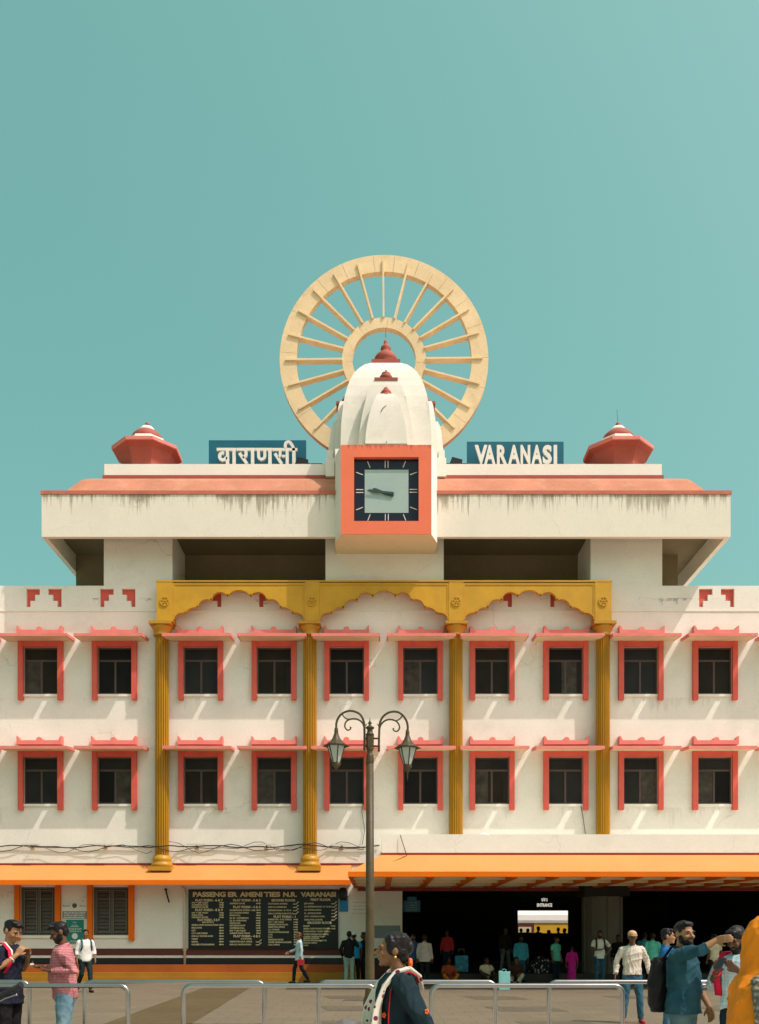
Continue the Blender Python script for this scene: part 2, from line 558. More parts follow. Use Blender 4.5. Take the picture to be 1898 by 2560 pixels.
# drain grate
dg_t = empty('drain_grate', (PX(900, 24.0), gy(2501.5), 0.0))
tag(dg_t, 'small iron drain grate set in the beige paving beside the lamp post', 'drain grate')
MB().box(-0.42, 0.42, -0.16, -0.12, 0.004, 0.014).box(-0.42, 0.42, 0.12, 0.16, 0.004, 0.014).box(-0.42, -0.38, -0.12, 0.12, 0.004, 0.014).box(0.38, 0.42, -0.12, 0.12, 0.004, 0.014).build('frame', M['stone'], dg_t)
bar_me = MB().box(-0.015, 0.015, -0.12, 0.12, 0.004, 0.012).mesh('bar', M['black'])
for i in range(12):
    put(bar_me, 'bar', dg_t, (-0.34 + i * 0.062, 0, 0))
# ------------------------------------------------------------------ the station building
W = 34.0                                             # distance of the facade plane
K = W / F
B = tag(empty('station_building', (0, W, 0)), 'cream railway station building with coral window surrounds, ochre columns and roof tower', 'building')
OFF = (0, -W, 0)


def bpart(mb, name, mats, parent=B, bevel=0.0):
    return mb.build(name, mats, parent, OFF if parent is B else None, bevel)


WX = [(c - CX) * K for c in (-80, 103.5, 288, 503, 686, 867, 1051, 1230, 1414, 1601, 1786, 1972)]
ROWS = (6.30, 10.22)                                 # glass sill heights of the two storeys
ZP = 14.10                                           # parapet top
XL, XR = -20.0, 20.0


def wall_grid(mb, x0, x1, z0, z1, holes, y, depths, mi=0):
    """front skin of a wall with openings (rect lists may touch, e.g. stepped niches) and their reveals"""
    xs = sorted({x0, x1, *[h[0] for h in holes], *[h[1] for h in holes]})
    zs = sorted({z0, z1, *[h[2] for h in holes], *[h[3] for h in holes]})
    xs = [x for x in xs if x0 <= x <= x1]
    zs = [z for z in zs if z0 <= z <= z1]
    nx, nz = len(xs) - 1, len(zs) - 1
    H = [[None] * nz for _ in range(nx)]
    for i in range(nx):
        for j in range(nz):
            cx, cz = (xs[i] + xs[i + 1]) / 2, (zs[j] + zs[j + 1]) / 2
            for k, h in enumerate(holes):
                if h[0] < cx < h[1] and h[2] < cz < h[3]:
                    H[i][j] = depths[k]
    for j in range(nz):                              # merge solid cells along x
        i = 0
        while i < nx:
            if H[i][j] is None:
                k = i
                while k + 1 < nx and H[k + 1][j] is None:
                    k += 1
                mb.face([(xs[i], y, zs[j]), (xs[k + 1], y, zs[j]), (xs[k + 1], y, zs[j + 1]), (xs[i], y, zs[j + 1])], mi)
                i = k + 1
            else:
                i += 1
    for i in range(nx):
        for j in range(nz):
            d = H[i][j]
            if d is None:
                continue
            a, b_, c, e = xs[i], xs[i + 1], zs[j], zs[j + 1]
            if i == 0 or H[i - 1][j] is None:
                mb.face([(a, y, c), (a, y, e), (a, y + d, e), (a, y + d, c)], mi)
            if i == nx - 1 or H[i + 1][j] is None:
                mb.face([(b_, y, e), (b_, y, c), (b_, y + d, c), (b_, y + d, e)], mi)
            if j > 0 and H[i][j - 1] is None:
                mb.face([(b_, y, c), (a, y, c), (a, y + d, c), (b_, y + d, c)], mi)
            if j == nz - 1 or H[i][j + 1] is None:
                mb.face([(a, y, e), (b_, y, e), (b_, y + d, e), (a, y + d, e)], mi)


holes, deps = [], []
GW = 0.615                                           # half width of a window opening
for x in WX:
    for z in ROWS:
        holes.append((x - GW, x + GW, z, z + 1.67)); deps.append(0.10)
# ground-floor windows and the entrance
GWIN = [(PX(52, W), PX(139.5, W)), (PX(233.5, W), PX(323, W)), (PX(-130, W), PX(-42, W))]
GZ0, GZ1 = PZ(2338.5, W), PZ(2218, W)
for a, b_ in GWIN:
    holes.append((a, b_, GZ0, GZ1)); deps.append(0.2)
EN_X0, EN_X1, EN_Z = PX(1006, W), 15.2, 3.26
holes.append((EN_X0, EN_X1, 0.0, EN_Z)); deps.append(0.45)
# stepped red niches in the parapet, a mirrored pair above most windows
niche = []
NZ1, NZ0 = PZ(1472, W), PZ(1517.5, W)
NW, NH = 33.5 * K, NZ1 - NZ0
for k, x in enumerate(WX):
    if k in (5, 6, 9):
        continue
    xc = x + 0.09
    for s in (-1, 1):
        o_, i_ = xc + s * 44 * K, xc + s * 10.5 * K
        for t in range(3):                           # three steps, widest at the top
            w0 = NW * (1 - 0.345 * t)
            xa, xb = sorted((o_, o_ - s * w0))
            niche.append((xa, xb, NZ1 - NH * (t + 1) / 3 * (1.0 if t < 2 else 1.0), NZ1 - NH * t / 3))
for h in niche:
    holes.append(h); deps.append(0.11)
wb = MB()
wall_grid(wb, XL, XR, 0.0, ZP, holes, W, deps)
wb.face([(XL, W, ZP), (XR, W, ZP), (XR, W + 0.28, ZP), (XL, W + 0.28, ZP)])             # parapet coping
wb.face([(XR, W + 0.28, 13.2), (XL, W + 0.28, 13.2), (XL, W + 0.28, ZP), (XR, W + 0.28, ZP)])
wb.face([(XL, W + 0.28, 13.2), (XR, W + 0.28, 13.2), (XR, 51, 13.2), (XL, 51, 13.2)])    # flat roof
wb.face([(XL, 51, 0), (XL, W, 0), (XL, W, ZP), (XL, W + 0.28, ZP), (XL, W + 0.28, 13.2), (XL, 51, 13.2)])
wb.face([(XR, W, 0), (XR, 51, 0), (XR, 51, 13.2), (XR, W + 0.28, 13.2), (XR, W + 0.28, ZP), (XR, W, ZP)])
bpart(wb, 'wall', M['wall'])
nb_me = None
for h in niche[::3]:
    pass
for k in range(0, len(niche), 3):                    # red backs of the niches
    q = niche[k:k + 3]
    mb = MB()
    for (xa, xb, za, zb) in q:
        mb.face([(xa, W + 0.108, za), (xb, W + 0.108, za), (xb, W + 0.108, zb), (xa, W + 0.108, zb)])
    bpart(mb, 'niche', M['surround'])
# shadow-gap string course below the niches
bpart(MB().box(XL, XR, W - 0.022, W, PZ(1529, W), PZ(1525.6, W)), 'string_course', M['wall'])

# ---- windows, shared meshes
sash = MB()
y0, y1 = 0.03, 0.08
sash.box(-GW, GW, y0, y1, 0, 0.055).box(-GW, GW, y0, y1, 1.615, 1.67).box(-GW, -GW + 0.05, y0, y1, 0.055, 1.615).box(GW - 0.05, GW, y0, y1, 0.055, 1.615)
sash.box(-GW + 0.05, GW - 0.05, y0 + 0.003, y1, 1.17, 1.24).box(-0.035, 0.035, y0 + 0.003, y1, 0.055, 1.17)
sash_me = sash.mesh('window', M['sash'])
pane_me = MB().box(-GW + 0.05, -0.035, 0.058, 0.07, 0.055, 1.17).mesh('pane', M['glass'])
pane2_me = MB().box(0.035, GW - 0.05, 0.048, 0.058, 0.055, 1.17).mesh('pane', M['glass'])
tran_me = MB().box(-GW + 0.05, GW - 0.05, 0.058, 0.07, 1.24, 1.615).mesh('transom_pane', M['glass'])
pro = 0.15
leg_me = MB().box(-0.795, -GW, -pro, -0.002, -0.22, 1.87).mesh('surround_jamb', M['surround'])
leg2_me = MB().box(GW, 0.795, -pro, -0.002, -0.22, 1.87).mesh('surround_jamb', M['surround'])
head_me = MB().box(-GW, GW, -pro + 0.025, -0.002, 1.67, 1.87).mesh('surround_head', M['surround'])
sill_me = MB().box(-GW, GW, -0.05, 0.03, -0.085, -0.001).mesh('sill', M['wall'])
inner_me = MB().box(-GW, GW, 0.082, 0.088, 0, 1.67).mesh('backing', M['dark'])
# ---- awnings: wedge slab, cream underside, side lips, crest with merlons above
AW, AP = 1.20, 0.90
slab_pts = [(0, 1.995), (-AP, 1.905), (-AP, 1.80), (0, 1.89)]                              # y, z
aw = MB()
aw.quad_grid([[(x, y, z) for y, z in slab_pts] for x in (-AW, AW)], True, True, True)
aw_me = aw.mesh('awning', M['coral'])
under_me = MB().face([(-AW + 0.05, -AP + 0.02, 1.798), (-AW + 0.05, -0.001, 1.887), (AW - 0.05, -0.001, 1.887), (AW - 0.05, -AP + 0.02, 1.798)]).mesh('soffit', M['cream'])
lip_pts = [(-AW, -AP), (-AW + 0.05, -AP)]
crest_me = MB().box(-0.80, 0.80, -0.24, -0.001, 2.09, 2.235).mesh('crest', M['coral'])
end_me = MB().prism([(-0.80, 2.235), (-0.68, 2.235), (-0.715, 2.31), (-0.75, 2.37), (-0.80, 2.39)], -0.24, -0.001).mesh('merlon', M['coral'])
end2_me = MB().prism([(0.68, 2.235), (0.80, 2.235), (0.80, 2.39), (0.75, 2.37), (0.715, 2.31)], -0.24, -0.001).mesh('merlon', M['coral'])
mid_me = MB().prism([(0.105 * math.cos(a), 2.235 + 0.115 * math.sin(a) ** 0.8) for a in [math.pi * i / 10 for i in range(11)]], -0.24, -0.001).mesh('merlon', M['coral'])
pane_set = {}
for gk in ('glass', 'glass2', 'glass3', 'glass4'):
    t_ = []
    for me in (pane_me, pane2_me, tran_me):
        c = me.copy()
        c.materials.clear()
        c.materials.append(M[gk])
        t_.append(c)
    pane_set[gk] = t_
for i, x in enumerate(WX):
    for j, z in enumerate(ROWS):
        p = (x, 0, z)
        w_ = put(sash_me, 'window', B, p)
        gk = (('glass', 'glass2', 'glass3')[(i * 5 + 2) % 3] if j else ('glass', 'glass2', 'glass')[(i * 7) % 3]) if not (j == 0) else ('glass3', 'glass3', 'glass2', 'glass')[(i * 3 + 1) % 4]
        pa, pb_, pt = pane_set[gk]
        if (i, j) in ((1, 1), (4, 0), (6, 1), (7, 0), (10, 0)):       # a curtain drawn behind one leaf
            pa = pane_set['glass4'][0]
        if (i, j) in ((2, 0), (8, 1), (9, 0)):
            pb_ = pane_set['glass4'][1]
        for me, nm in ((pa, 'pane'), (pb_, 'pane'), (pane_set['glass3'][2] if j == 0 else pt, 'pane'), (leg_me, 'surround_jamb'), (leg2_me, 'surround_jamb'), (head_me, 'surround_head'), (sill_me, 'sill'), (inner_me, 'backing')):
            c = put(me, nm, w_)
            if me is pb_ and (i * 3 + j) % 4 == 1:
                c.location.x = -0.16                  # a sliding pane pushed half open
        a_ = put(aw_me, 'awning', B, (x, 0, z + 0.0), (math.radians(random.uniform(-0.12, 0.12)), random.uniform(-0.002, 0.002), 0))
        for me, nm in ((under_me, 'soffit'), (crest_me, 'crest'), (end_me, 'merlon'), (end2_me, 'merlon'), (mid_me, 'merlon')):
            put(me, nm, a_)

# ---- fluted columns
COLX = [PX(c, 33.7) for c in (405, 775, 1140, 1508)]
CY, CR = 33.72, 0.245


def fluted(r, z0, z1, nfl=18):
    n = nfl * 4
    ring = []
    for k in range(n):
        a = 2 * math.pi * k / n
        d = (0.0, 0.0, 1.0, 1.0)[k % 4]
        q = r - 0.055 * d
        ring.append((q * math.cos(a), q * math.sin(a)))
    return [[(x * s, y * s, z) for x, y in ring] for z, s in ((z0, 1.0), ((z0 + z1) / 2, 0.995), (z1, 0.97))]


CB, CT = PZ(2177, 33.4), PZ(1555, 33.5)               # bottom of the base, underside of the beam
shaft_me = MB().quad_grid(fluted(CR, CB + 0.55, CT - 0.40), True, True, True).mesh('column', M['goldrib'])
base_me = MB().box(-0.40, 0.40, -0.40, 0.28, CB, CB + 0.15).lathe([(0.36, 0.15), (0.38, 0.20), (0.37, 0.27), (0.31, 0.33), (0.33, 0.37), (0.34, 0.43), (0.30, 0.50), (0.245, 0.58)], (0, 0, CB), 24).mesh('base', M['goldrib'])
cap_me = MB().lathe([(0.24, -0.47), (0.29, -0.45), (0.31, -0.41), (0.28, -0.37), (0.27, -0.33), (0.30, -0.25), (0.36, -0.16), (0.37, -0.10)], (0, 0, CT), 24).box(-0.39, 0.39, -0.39, 0.28, CT - 0.10, CT).mesh('capital', M['goldrib'])
for x in COLX:
    c_ = put(shaft_me, 'column', B, (x, CY - W, 0))
    put(base_me, 'base', c_)
    put(cap_me, 'capital', c_)

# ---- arcade screen: pier blocks with wheel medallions, cusped arch panels with raised borders
ARY0, ARY1 = 33.46, 33.60
ZT = PZ(1455, 33.45)
ZB = CT
med = MB()
R1 = 0.165
med.quad_grid([[((R1 if q else R1 - 0.03) * math.cos(2 * math.pi * k / 28), yy, (R1 if q else R1 - 0.03) * math.sin(2 * math.pi * k / 28)) for k in range(28)] for q, yy in ((1, 0), (1, -0.035), (0, -0.035), (0, 0))], True, False, False)
for k in range(6):
    a = math.pi / 6 + k * math.pi / 3
    c, s = math.cos(a), math.sin(a)
    med.prism([(0.02 * -s, 0.02 * c), (-0.004 * s + 0.0 * c, -0.02 * c), (R1 * c * 0.9 - 0.028 * -s, R1 * s * 0.9 - 0.028 * c), (R1 * c * 0.9 + 0.028 * -s, R1 * s * 0.9 + 0.028 * c)][::-1], -0.03, 0)
med.lathe([(0.045, 0), (0.04, 0.02)], n=12)
med_me = med.mesh('medallion', M['gold'])
PIER = [(PX(a, 33.43), PX(b_, 33.43)) for a, b_ in ((391.5, 432.5), (762.5, 798.5), (1122.5, 1159.5), (1488, 1529.5))]
for xa, xb in PIER:
    mb = MB().box(xa, xb, 33.43, 33.999, ZB, ZT)
    pb = bpart(mb, 'pier_block', M['gold'])
    put(med_me, 'medallion', pb, ((xa + xb) / 2, 33.428, PZ(1504, 33.43)))


def arch_edge(half):
    """cusped lower edge of one panel, left to right: (dx, z)"""
    s = half / (159 * 33.5 / F)
    pts = [(159, 1551), (129, 1534), (99.5, 1520.5), (66, 1503), (28, 1492)]
    tops = [(147, 1535.5), (116, 1521), (84, 1500), (47, 1481), (0, 1476)]
    L = [(-dx * 33.5 / F * s, PZ(y, 33.5)) for dx, y in pts]
    allp = L + [(-x, z) for x, z in L[::-1]]
    T = [(-dx * 33.5 / F * s, PZ(y, 33.5)) for dx, y in tops]
    T = T + [(-x, z) for x, z in T[:-1][::-1]]
    out = []
    for i in range(len(allp) - 1):
        (xa, za), (xb, zb), (xt, zt) = allp[i], allp[i + 1], T[i]
        # circle through the two cusps and the top of the foil
        d = 2 * (xa * (zt - zb) + xt * (zb - za) + xb * (za - zt))
        ux = ((xa * xa + za * za) * (zt - zb) + (xt * xt + zt * zt) * (zb - za) + (xb * xb + zb * zb) * (za - zt)) / d
        uz = ((xa * xa + za * za) * (xb - xt) + (xt * xt + zt * zt) * (xa - xb) + (xb * xb + zb * zb) * (xt - xa)) / d
        r = math.hypot(xa - ux, za - uz)
        a0, a1, at = (math.atan2(z - uz, x - ux) for x, z in ((xa, za), (xb, zb), (xt, zt)))
        while a1 > a0:
            a1 -= 2 * math.pi
        for k in range(9):
            a = a0 + (a1 - a0) * k / 9
            out.append((ux + r * math.cos(a), uz + r * math.sin(a)))
    out.append(allp[-1])
    return out


for i in range(3):
    xa, xb = PIER[i][1], PIER[i + 1][0]
    xc, half = (xa + xb) / 2, (xb - xa) / 2 - 0.004
    E = [(xc + dx, z) for dx, z in arch_edge(half)]
    mb = MB()
    for k in range(len(E) - 1):                       # strips from the cusped edge up to the beam top
        (x0, z0), (x1, z1) = E[k], E[k + 1]
        mb.face([(x0, ARY0, z0), (x1, ARY0, z1), (x1, ARY0, ZT - 0.03), (x0, ARY0, ZT - 0.03)])
        mb.face([(x1, ARY1, z1), (x0, ARY1, z0), (x0, ARY1, ZT - 0.03), (x1, ARY1, ZT - 0.03)])
        mb.face([(x0, ARY0, z0), (x0, ARY1, z0), (x1, ARY1, z1), (x1, ARY0, z1)])
    mb.face([(E[0][0], ARY0, ZT - 0.03), (E[-1][0], ARY0, ZT - 0.03), (E[-1][0], ARY1, ZT - 0.03), (E[0][0], ARY1, ZT - 0.03)])
    ap = bpart(mb, 'arch_panel', M['gold'])
    # raised border along the cusps and the straight edges
    bd = MB()
    for k in range(len(E) - 1):
        (x0, z0), (x1, z1) = E[k], E[k + 1]
        dx, dz = x1 - x0, z1 - z0
        L_ = math.hypot(dx, dz) or 1
        nx_, nz_ = -dz / L_ * 0.05, dx / L_ * 0.05
        bd.prism([(x0, z0 - 0.002), (x1, z1 - 0.002), (x1 + nx_, z1 + nz_), (x0 + nx_, z0 + nz_)], ARY0 - 0.022, ARY0 - 0.001)
    bd.box(E[0][0], E[-1][0], ARY0 - 0.02, ARY0 - 0.001, ZT - 0.10, ZT - 0.032)
    for x0 in (E[0][0], E[-1][0] - 0.05):
        bd.box(x0, x0 + 0.05, ARY0 - 0.018, ARY0 - 0.001, ZB + 0.08, ZT - 0.10)
    bd.build('moulding', M['gold'], ap)
bpart(MB().box(PIER[0][0] - 0.02, PIER[-1][1] + 0.02, 33.42, 33.9, ZT, ZT + 0.05), 'arcade_coping', M['gold'])

# ---- roof storey: wide overhanging slab on three piers, dark recess behind
SY = 33.0
SX0, SX1 = PX(104, SY), PX(1827, SY)
Z0, Z1, ZSOF = PZ(1342, SY), PZ(1236, SY), 16.08
SB = 42.5
roof = MB()
t = 0.17
roof.box(SX0, SX1, SY, SY + t, Z0, Z1)
roof.box(SX0, SX0 + t, SY + t, SB, Z0, Z1)
roof.box(SX1 - t, SX1, SY + t, SB, Z0, Z1)
bpart(roof, 'roof_fascia', M['fascia'])
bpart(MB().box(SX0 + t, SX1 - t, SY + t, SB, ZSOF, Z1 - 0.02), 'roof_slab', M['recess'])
bpart(MB().box(SX0 - 0.03, SX1 + 0.03, SY - 0.03, SB, Z1, Z1 + 0.125), 'roof_edge_band', M['edgeband'])
for xa, xb in ((259.6, 431), (814, 1109.5), (1477, 1656)):
    bpart(MB().box(PX(xa, W), PX(xb, W), W + 0.003, W + 0.28, ZP + 0.002, ZSOF - 0.002).box(PX(xa, W) + 0.001, PX(xb, W) - 0.001, W + 0.2805, 36.2, 13.19, ZSOF - 0.002), 'roof_pier', M['wall'])
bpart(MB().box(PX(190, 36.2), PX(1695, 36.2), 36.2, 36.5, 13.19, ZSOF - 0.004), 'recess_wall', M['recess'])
# ogee roof: a mitred ring of curved profile
prof = [(0.02, 17.035), (0.30, 17.055), (0.48, 17.14), (0.60, 17.27), (0.72, 17.43), (0.875, 17.65), (1.03, 17.87), (1.14, 17.97), (1.26, 18.05), (1.45, 18.12), (1.72, 18.16)]
og = MB()
rings = []
for d, z in prof:
    rings.append([(SX0 + d, SY + d, z), (SX1 - d, SY + d, z), (SX1 - d, SB - d * 0.6, z), (SX0 + d, SB - d * 0.6, z)])
og.quad_grid(rings, True, False, True)
og.sm = [False] * len(og.f)
bpart(og, 'ogee_roof', M['salmon'])
PY = 34.62
PX0, PX1 = PX(261, PY), PX(1655, PY)
bpart(MB().box(PX0 - 0.06, PX1 + 0.06, PY - 0.05, 41.2, 18.155, 18.33), 'parapet_band', M['redband'])
up = MB()
up.box(PX0, PX1, PY, PY + 0.22, 18.332, PZ(1160, PY))
up.box(PX0, PX0 + 0.22, PY + 0.22, 41, 18.332, PZ(1160, PY)).box(PX1 - 0.22, PX1, PY + 0.22, 41, 18.332, PZ(1160, PY))
bpart(up, 'roof_parapet', M['white'])
ZPAR = PZ(1160, PY)

# ---- clock bay: splayed box projecting from the slab
TX = 0.23
CYF = 32.30
fx0, fx1, fz0, fz1 = PX(852.7, CYF), PX(1079, CYF), PZ(1335, CYF), PZ(1112, CYF)
bx0, bx1 = PX(838, SY), PX(1093.5, SY)
ox0, ox1, oz0, oz1 = PX(885.2, CYF), PX(1047, CYF), PZ(1302.5, CYF), PZ(1142.5, CYF)
tw = MB()
ybk = 36.6
tw.face([(bx0, SY + 0.05, fz0), (fx0, CYF + 0.03, fz0), (fx0, CYF + 0.03, fz1), (bx0, SY + 0.05, fz1)])
tw.face([(fx1, CYF + 0.03, fz0), (bx1, SY + 0.05, fz0), (bx1, SY + 0.05, fz1), (fx1, CYF + 0.03, fz1)])
tw.face([(bx1, SY + 0.05, fz0), (bx1, ybk, fz0), (bx1, ybk, fz1 + 0.25), (bx1, SY + 0.05, fz1 + 0.25)])
tw.face([(bx0, ybk, fz0), (bx0, SY + 0.05, fz0), (bx0, SY + 0.05, fz1 + 0.25), (bx0, ybk, fz1 + 0.25)])
tw.face([(bx0, SY + 0.05, fz1), (fx0, CYF + 0.03, fz1), (fx1, CYF + 0.03, fz1), (bx1, SY + 0.05, fz1)])
tw.face([(bx0, SY + 0.05, fz1), (bx1, SY + 0.05, fz1), (bx1, SY + 0.05, fz1 + 0.25), (bx0, SY + 0.05, fz1 + 0.25)])
tw.face([(bx0, SY + 0.05, fz1 + 0.25), (bx1, SY + 0.05, fz1 + 0.25), (bx1, ybk, fz1 + 0.25), (bx0, ybk, fz1 + 0.25)])
bpart(tw, 'clock_bay', M['white'])
bpart(MB().face([(fx0, CYF + 0.03, fz0), (bx0, SY + 0.05, fz0), (bx0, W + 0.002, fz0), (bx1, W + 0.002, fz0), (bx1, SY + 0.05, fz0), (fx1, CYF + 0.03, fz0)]), 'clock_bay_soffit', M['cream'])
fr = MB()
wall_grid(fr, fx0, fx1, fz0, fz1, [(ox0, ox1, oz0, oz1)], CYF, [0.19])
for q in ((fx0, fx1, fz1, fz1), (fx0, fx1, fz0, fz0)):
    fr.face([(q[0], CYF, q[2]), (q[1], CYF, q[2]), (q[1], CYF + 0.03, q[2]), (q[0], CYF + 0.03, q[2])] if q[2] == fz1 else [(q[0], CYF + 0.03, q[2]), (q[1], CYF + 0.03, q[2]), (q[1], CYF, q[2]), (q[0], CYF, q[2])])
fr.face([(fx0, CYF + 0.03, fz0), (fx0, CYF, fz0), (fx0, CYF, fz1), (fx0, CYF + 0.03, fz1)])
fr.face([(fx1, CYF, fz0), (fx1, CYF + 0.03, fz0), (fx1, CYF + 0.03, fz1), (fx1, CYF, fz1)])
bpart(fr, 'clock_surround', M['clockred'])

# the clock itself
ck = tag(empty('clock', ((ox0 + ox1) / 2, CYF + 0.19, oz0)), 'square tower clock with navy border, white hour bars and pale green centre', 'clock')
cx_, cz_ = 0.0, (oz1 - oz0) / 2
hw, hh = (ox1 - ox0) / 2, (oz1 - oz0) / 2
iw, ih = PX(1021.5, CYF) - PX(912, CYF), 0
ix0, ix1 = PX(912, 32.45) - (ox0 + ox1) / 2, PX(1021.5, 32.45) - (ox0 + ox1) / 2
iz0, iz1 = PZ(1281.8, 32.45) - oz0, PZ(1174, 32.45) - oz0
MB().box(-hw, hw, -0.03, 0.03, 0, oz1 - oz0).build('border', M['navy'], ck)
MB().box(ix0, ix1, -0.034, -0.031, iz0, iz1).build('centre_panel', M['paleglass'], ck)
mxc, mzc = (ix0 + ix1) / 2, (iz0 + iz1) / 2


def bar(cx, cz, ang, ln, wd):
    c, s = math.cos(ang), math.sin(ang)
    return [(cx + c * a - s * b_, cz + s * a + c * b_) for a, b_ in ((-ln, -wd), (ln, -wd), (ln, wd), (-ln, wd))]


def markat(px, py, ang, ln=0.085):
    MB().prism(bar(PX(px, 32.45) - (ox0 + ox1) / 2, PZ(py, 32.45) - oz0, ang, ln, 0.011), -0.046, -0.031).build('hour_bar', M['offwhite'], ck)


S55 = 1 / 5.507
for gx, gy_, a, ln in ((788, 336, 90, .13), (828, 336, 90, .13), (563, 338, 112, .12), (1052, 335, 68, .12), (435, 462, -20, .13), (1180, 460, 20, .13),
                      (437, 683, 0, .135), (437, 723, 0, .135), (1178, 680, 0, .135), (1178, 720, 0, .135), (435, 945, 22, .13), (1180, 942, -22, .13),
                      (790, 1063, 90, .12), (832, 1063, 90, .12), (566, 1067, 68, .12), (1056, 1066, 112, .12)):
    markat(820 + gx * S55, 1100 + gy_ * S55, math.radians(a), ln * 0.95)


def chand(pts, y0):
    MB().prism([(PX(820 + x * S55, 32.4) - (ox0 + ox1) / 2, PZ(1100 + y * S55, 32.4) - oz0) for x, y in pts][::-1], y0 - 0.012, y0).build('hand', M['clockhand'], ck)


chand([(535, 693), (575, 678), (740, 700), (900, 715), (913, 735), (905, 750), (760, 735), (570, 712)], -0.085)
chand([(612, 662), (655, 658), (760, 700), (895, 740), (908, 765), (890, 785), (740, 735), (630, 690)], -0.065)
MB().box(PX(820 + 795 * S55, 32.4) - (ox0 + ox1) / 2 - 0.03, PX(820 + 795 * S55, 32.4) - (ox0 + ox1) / 2 + 0.03, -0.08, -0.031, PZ(1100 + 735 * S55, 32.4) - oz0 - 0.03, PZ(1100 + 735 * S55, 32.4) - oz0 + 0.03).build('spindle', M['clockhand'], ck)

# ---- curved temple tower (shikhara): square body with two stacked projections on each side
DY = 35.0
DB = fz1 + 0.25


def curved(hx, hy, z0, z1, topf, n=14, pw=2.6):
    """rings of a rectangular body that bends in towards the top"""
    out = []
    for i in range(n + 1):
        t_ = i / n
        z = z0 + (z1 - z0) * t_
        s = topf + (1 - topf) * (1 - t_ ** pw) ** 0.62 if t_ < 1 else topf
        out.append([(TX - hx * s, DY - hy * s, z), (TX + hx * s, DY - hy * s, z), (TX + hx * s, DY + hy * s, z), (TX - hx * s, DY + hy * s, z)])
    return out


dprof = [(1110, 114), (1074, 113), (1045, 111), (1016, 107.5), (989, 103), (963, 95.5), (944, 87), (930, 78), (919, 66), (911, 53), (907, 37)]
rings = []
for yy, hw_ in dprof:
    s_ = hw_ * 35.0 / (F + hw_)                       # outline of the front face, which stands s_ nearer than the axis
    z = DB if yy == 1110 else PZ(yy, 35.0 - s_)
    rings.append([(TX - s_, DY - s_, z), (TX + s_, DY - s_, z), (TX + s_, DY + s_, z), (TX - s_, DY + s_, z)])
DTOP = rings[-1][0][2]
mbod = MB().quad_grid(rings, True, False, True)
dome = bpart(mbod, 'tower', M['shaft'])


def arm(hw_, top_w, reach0, reach1, ztop, axis):
    """projecting rib on one side: keeps its width curve and leans back with height"""
    rings = []
    n = 12
    for i in range(n + 1):
        t_ = i / n
        z = DB + (ztop - DB) * t_
        w_ = top_w + (hw_ - top_w) * (1 - t_ ** 1.7) ** 0.8 if t_ < 1 else top_w
        r = reach1 + (reach0 - reach1) * (1 - t_ ** 2.2) ** 0.75 if t_ < 1 else reach1
        q = [(-w_, -r), (w_, -r), (w_, 0.0), (-w_, 0.0)]
        c, s = math.cos(axis), math.sin(axis)
        rings.append([(TX + x * c - y * s, DY + x * s + y * c, z) for x, y in q])
    return rings


def small_cap(mb, c, big):
    if big:
        mb.box(c[0] - 0.41, c[0] + 0.41, c[1] - 0.30, c[1] + 0.30, c[2], c[2] + 0.09)
        mb.lathe([(0.24, 0.09), (0.23, 0.17), (0.245, 0.19), (0.22, 0.27), (0.15, 0.36), (0.16, 0.38), (0.08, 0.43), (0.03, 0.46), (0.035, 0.50), (0.01, 0.53)], c, 18)
    else:
        mb.lathe([(0.28, 0.0), (0.22, 0.06), (0.19, 0.14), (0.20, 0.16), (0.15, 0.25), (0.08, 0.31), (0.085, 0.34), (0.02, 0.40)], c, 18)


for k in range(4):
    ax = k * math.pi / 2
    for hw_, tw_, r0, r1, zt in ((0.96, 0.42, 1.84, 1.66, 21.02), (0.72, 0.27, 2.08, 1.90, 20.36)):
        if k == 2:
            continue
        if k == 0:                                    # the front ribs stand out further
            r0, r1 = r0 + (0.12 if zt > 20.7 else 0.22), r1 + (0.08 if zt > 20.7 else 0.16)
        MB().quad_grid(arm(hw_, tw_, r0, r1, zt, ax), True, False, True).build('tower_rib', M['shaft'], dome)
        c, s = math.cos(ax), math.sin(ax)
        rr = r1 - 0.26
        mb = MB()
        small_cap(mb, (TX + rr * s, DY - rr * c, zt - 0.02), zt > 20.7)
        mb.build('rib_cap', M['redband'], dome)
fin = MB().box(TX - 0.52, TX + 0.52, DY - 0.52, DY + 0.52, DTOP, DTOP + 0.15)
fin.lathe([(0.40, 0.15), (0.40, 0.22), (0.36, 0.26), (0.42, 0.34), (0.42, 0.46), (0.34, 0.58), (0.20, 0.68), (0.16, 0.74), (0.19, 0.80), (0.18, 0.88), (0.11, 0.95), (0.07, 1.0), (0.08, 1.06), (0.06, 1.12), (0.01, 1.17)], (TX, DY, DTOP), 24)
fin.tube([(TX, DY, 23.6), (TX, DY, 23.95)], 0.012, 6)
fin.build('tower_finial', M['redband'], dome)
# loose wires on the tower front
MB().tube([(TX + 0.0, DY - 2.19, 19.85), (TX - 0.03, DY - 2.23, 19.4), (TX + 0.02, DY - 2.24, 19.0), (TX, DY - 2.3, 18.52)], 0.012, 5).tube([(TX, DY - 2.2, 19.87), (TX - 0.12, DY - 2.24, 19.75), (TX - 0.18, DY - 2.26, 19.62)], 0.012, 5).build('loose_wire', M['cable'], dome)

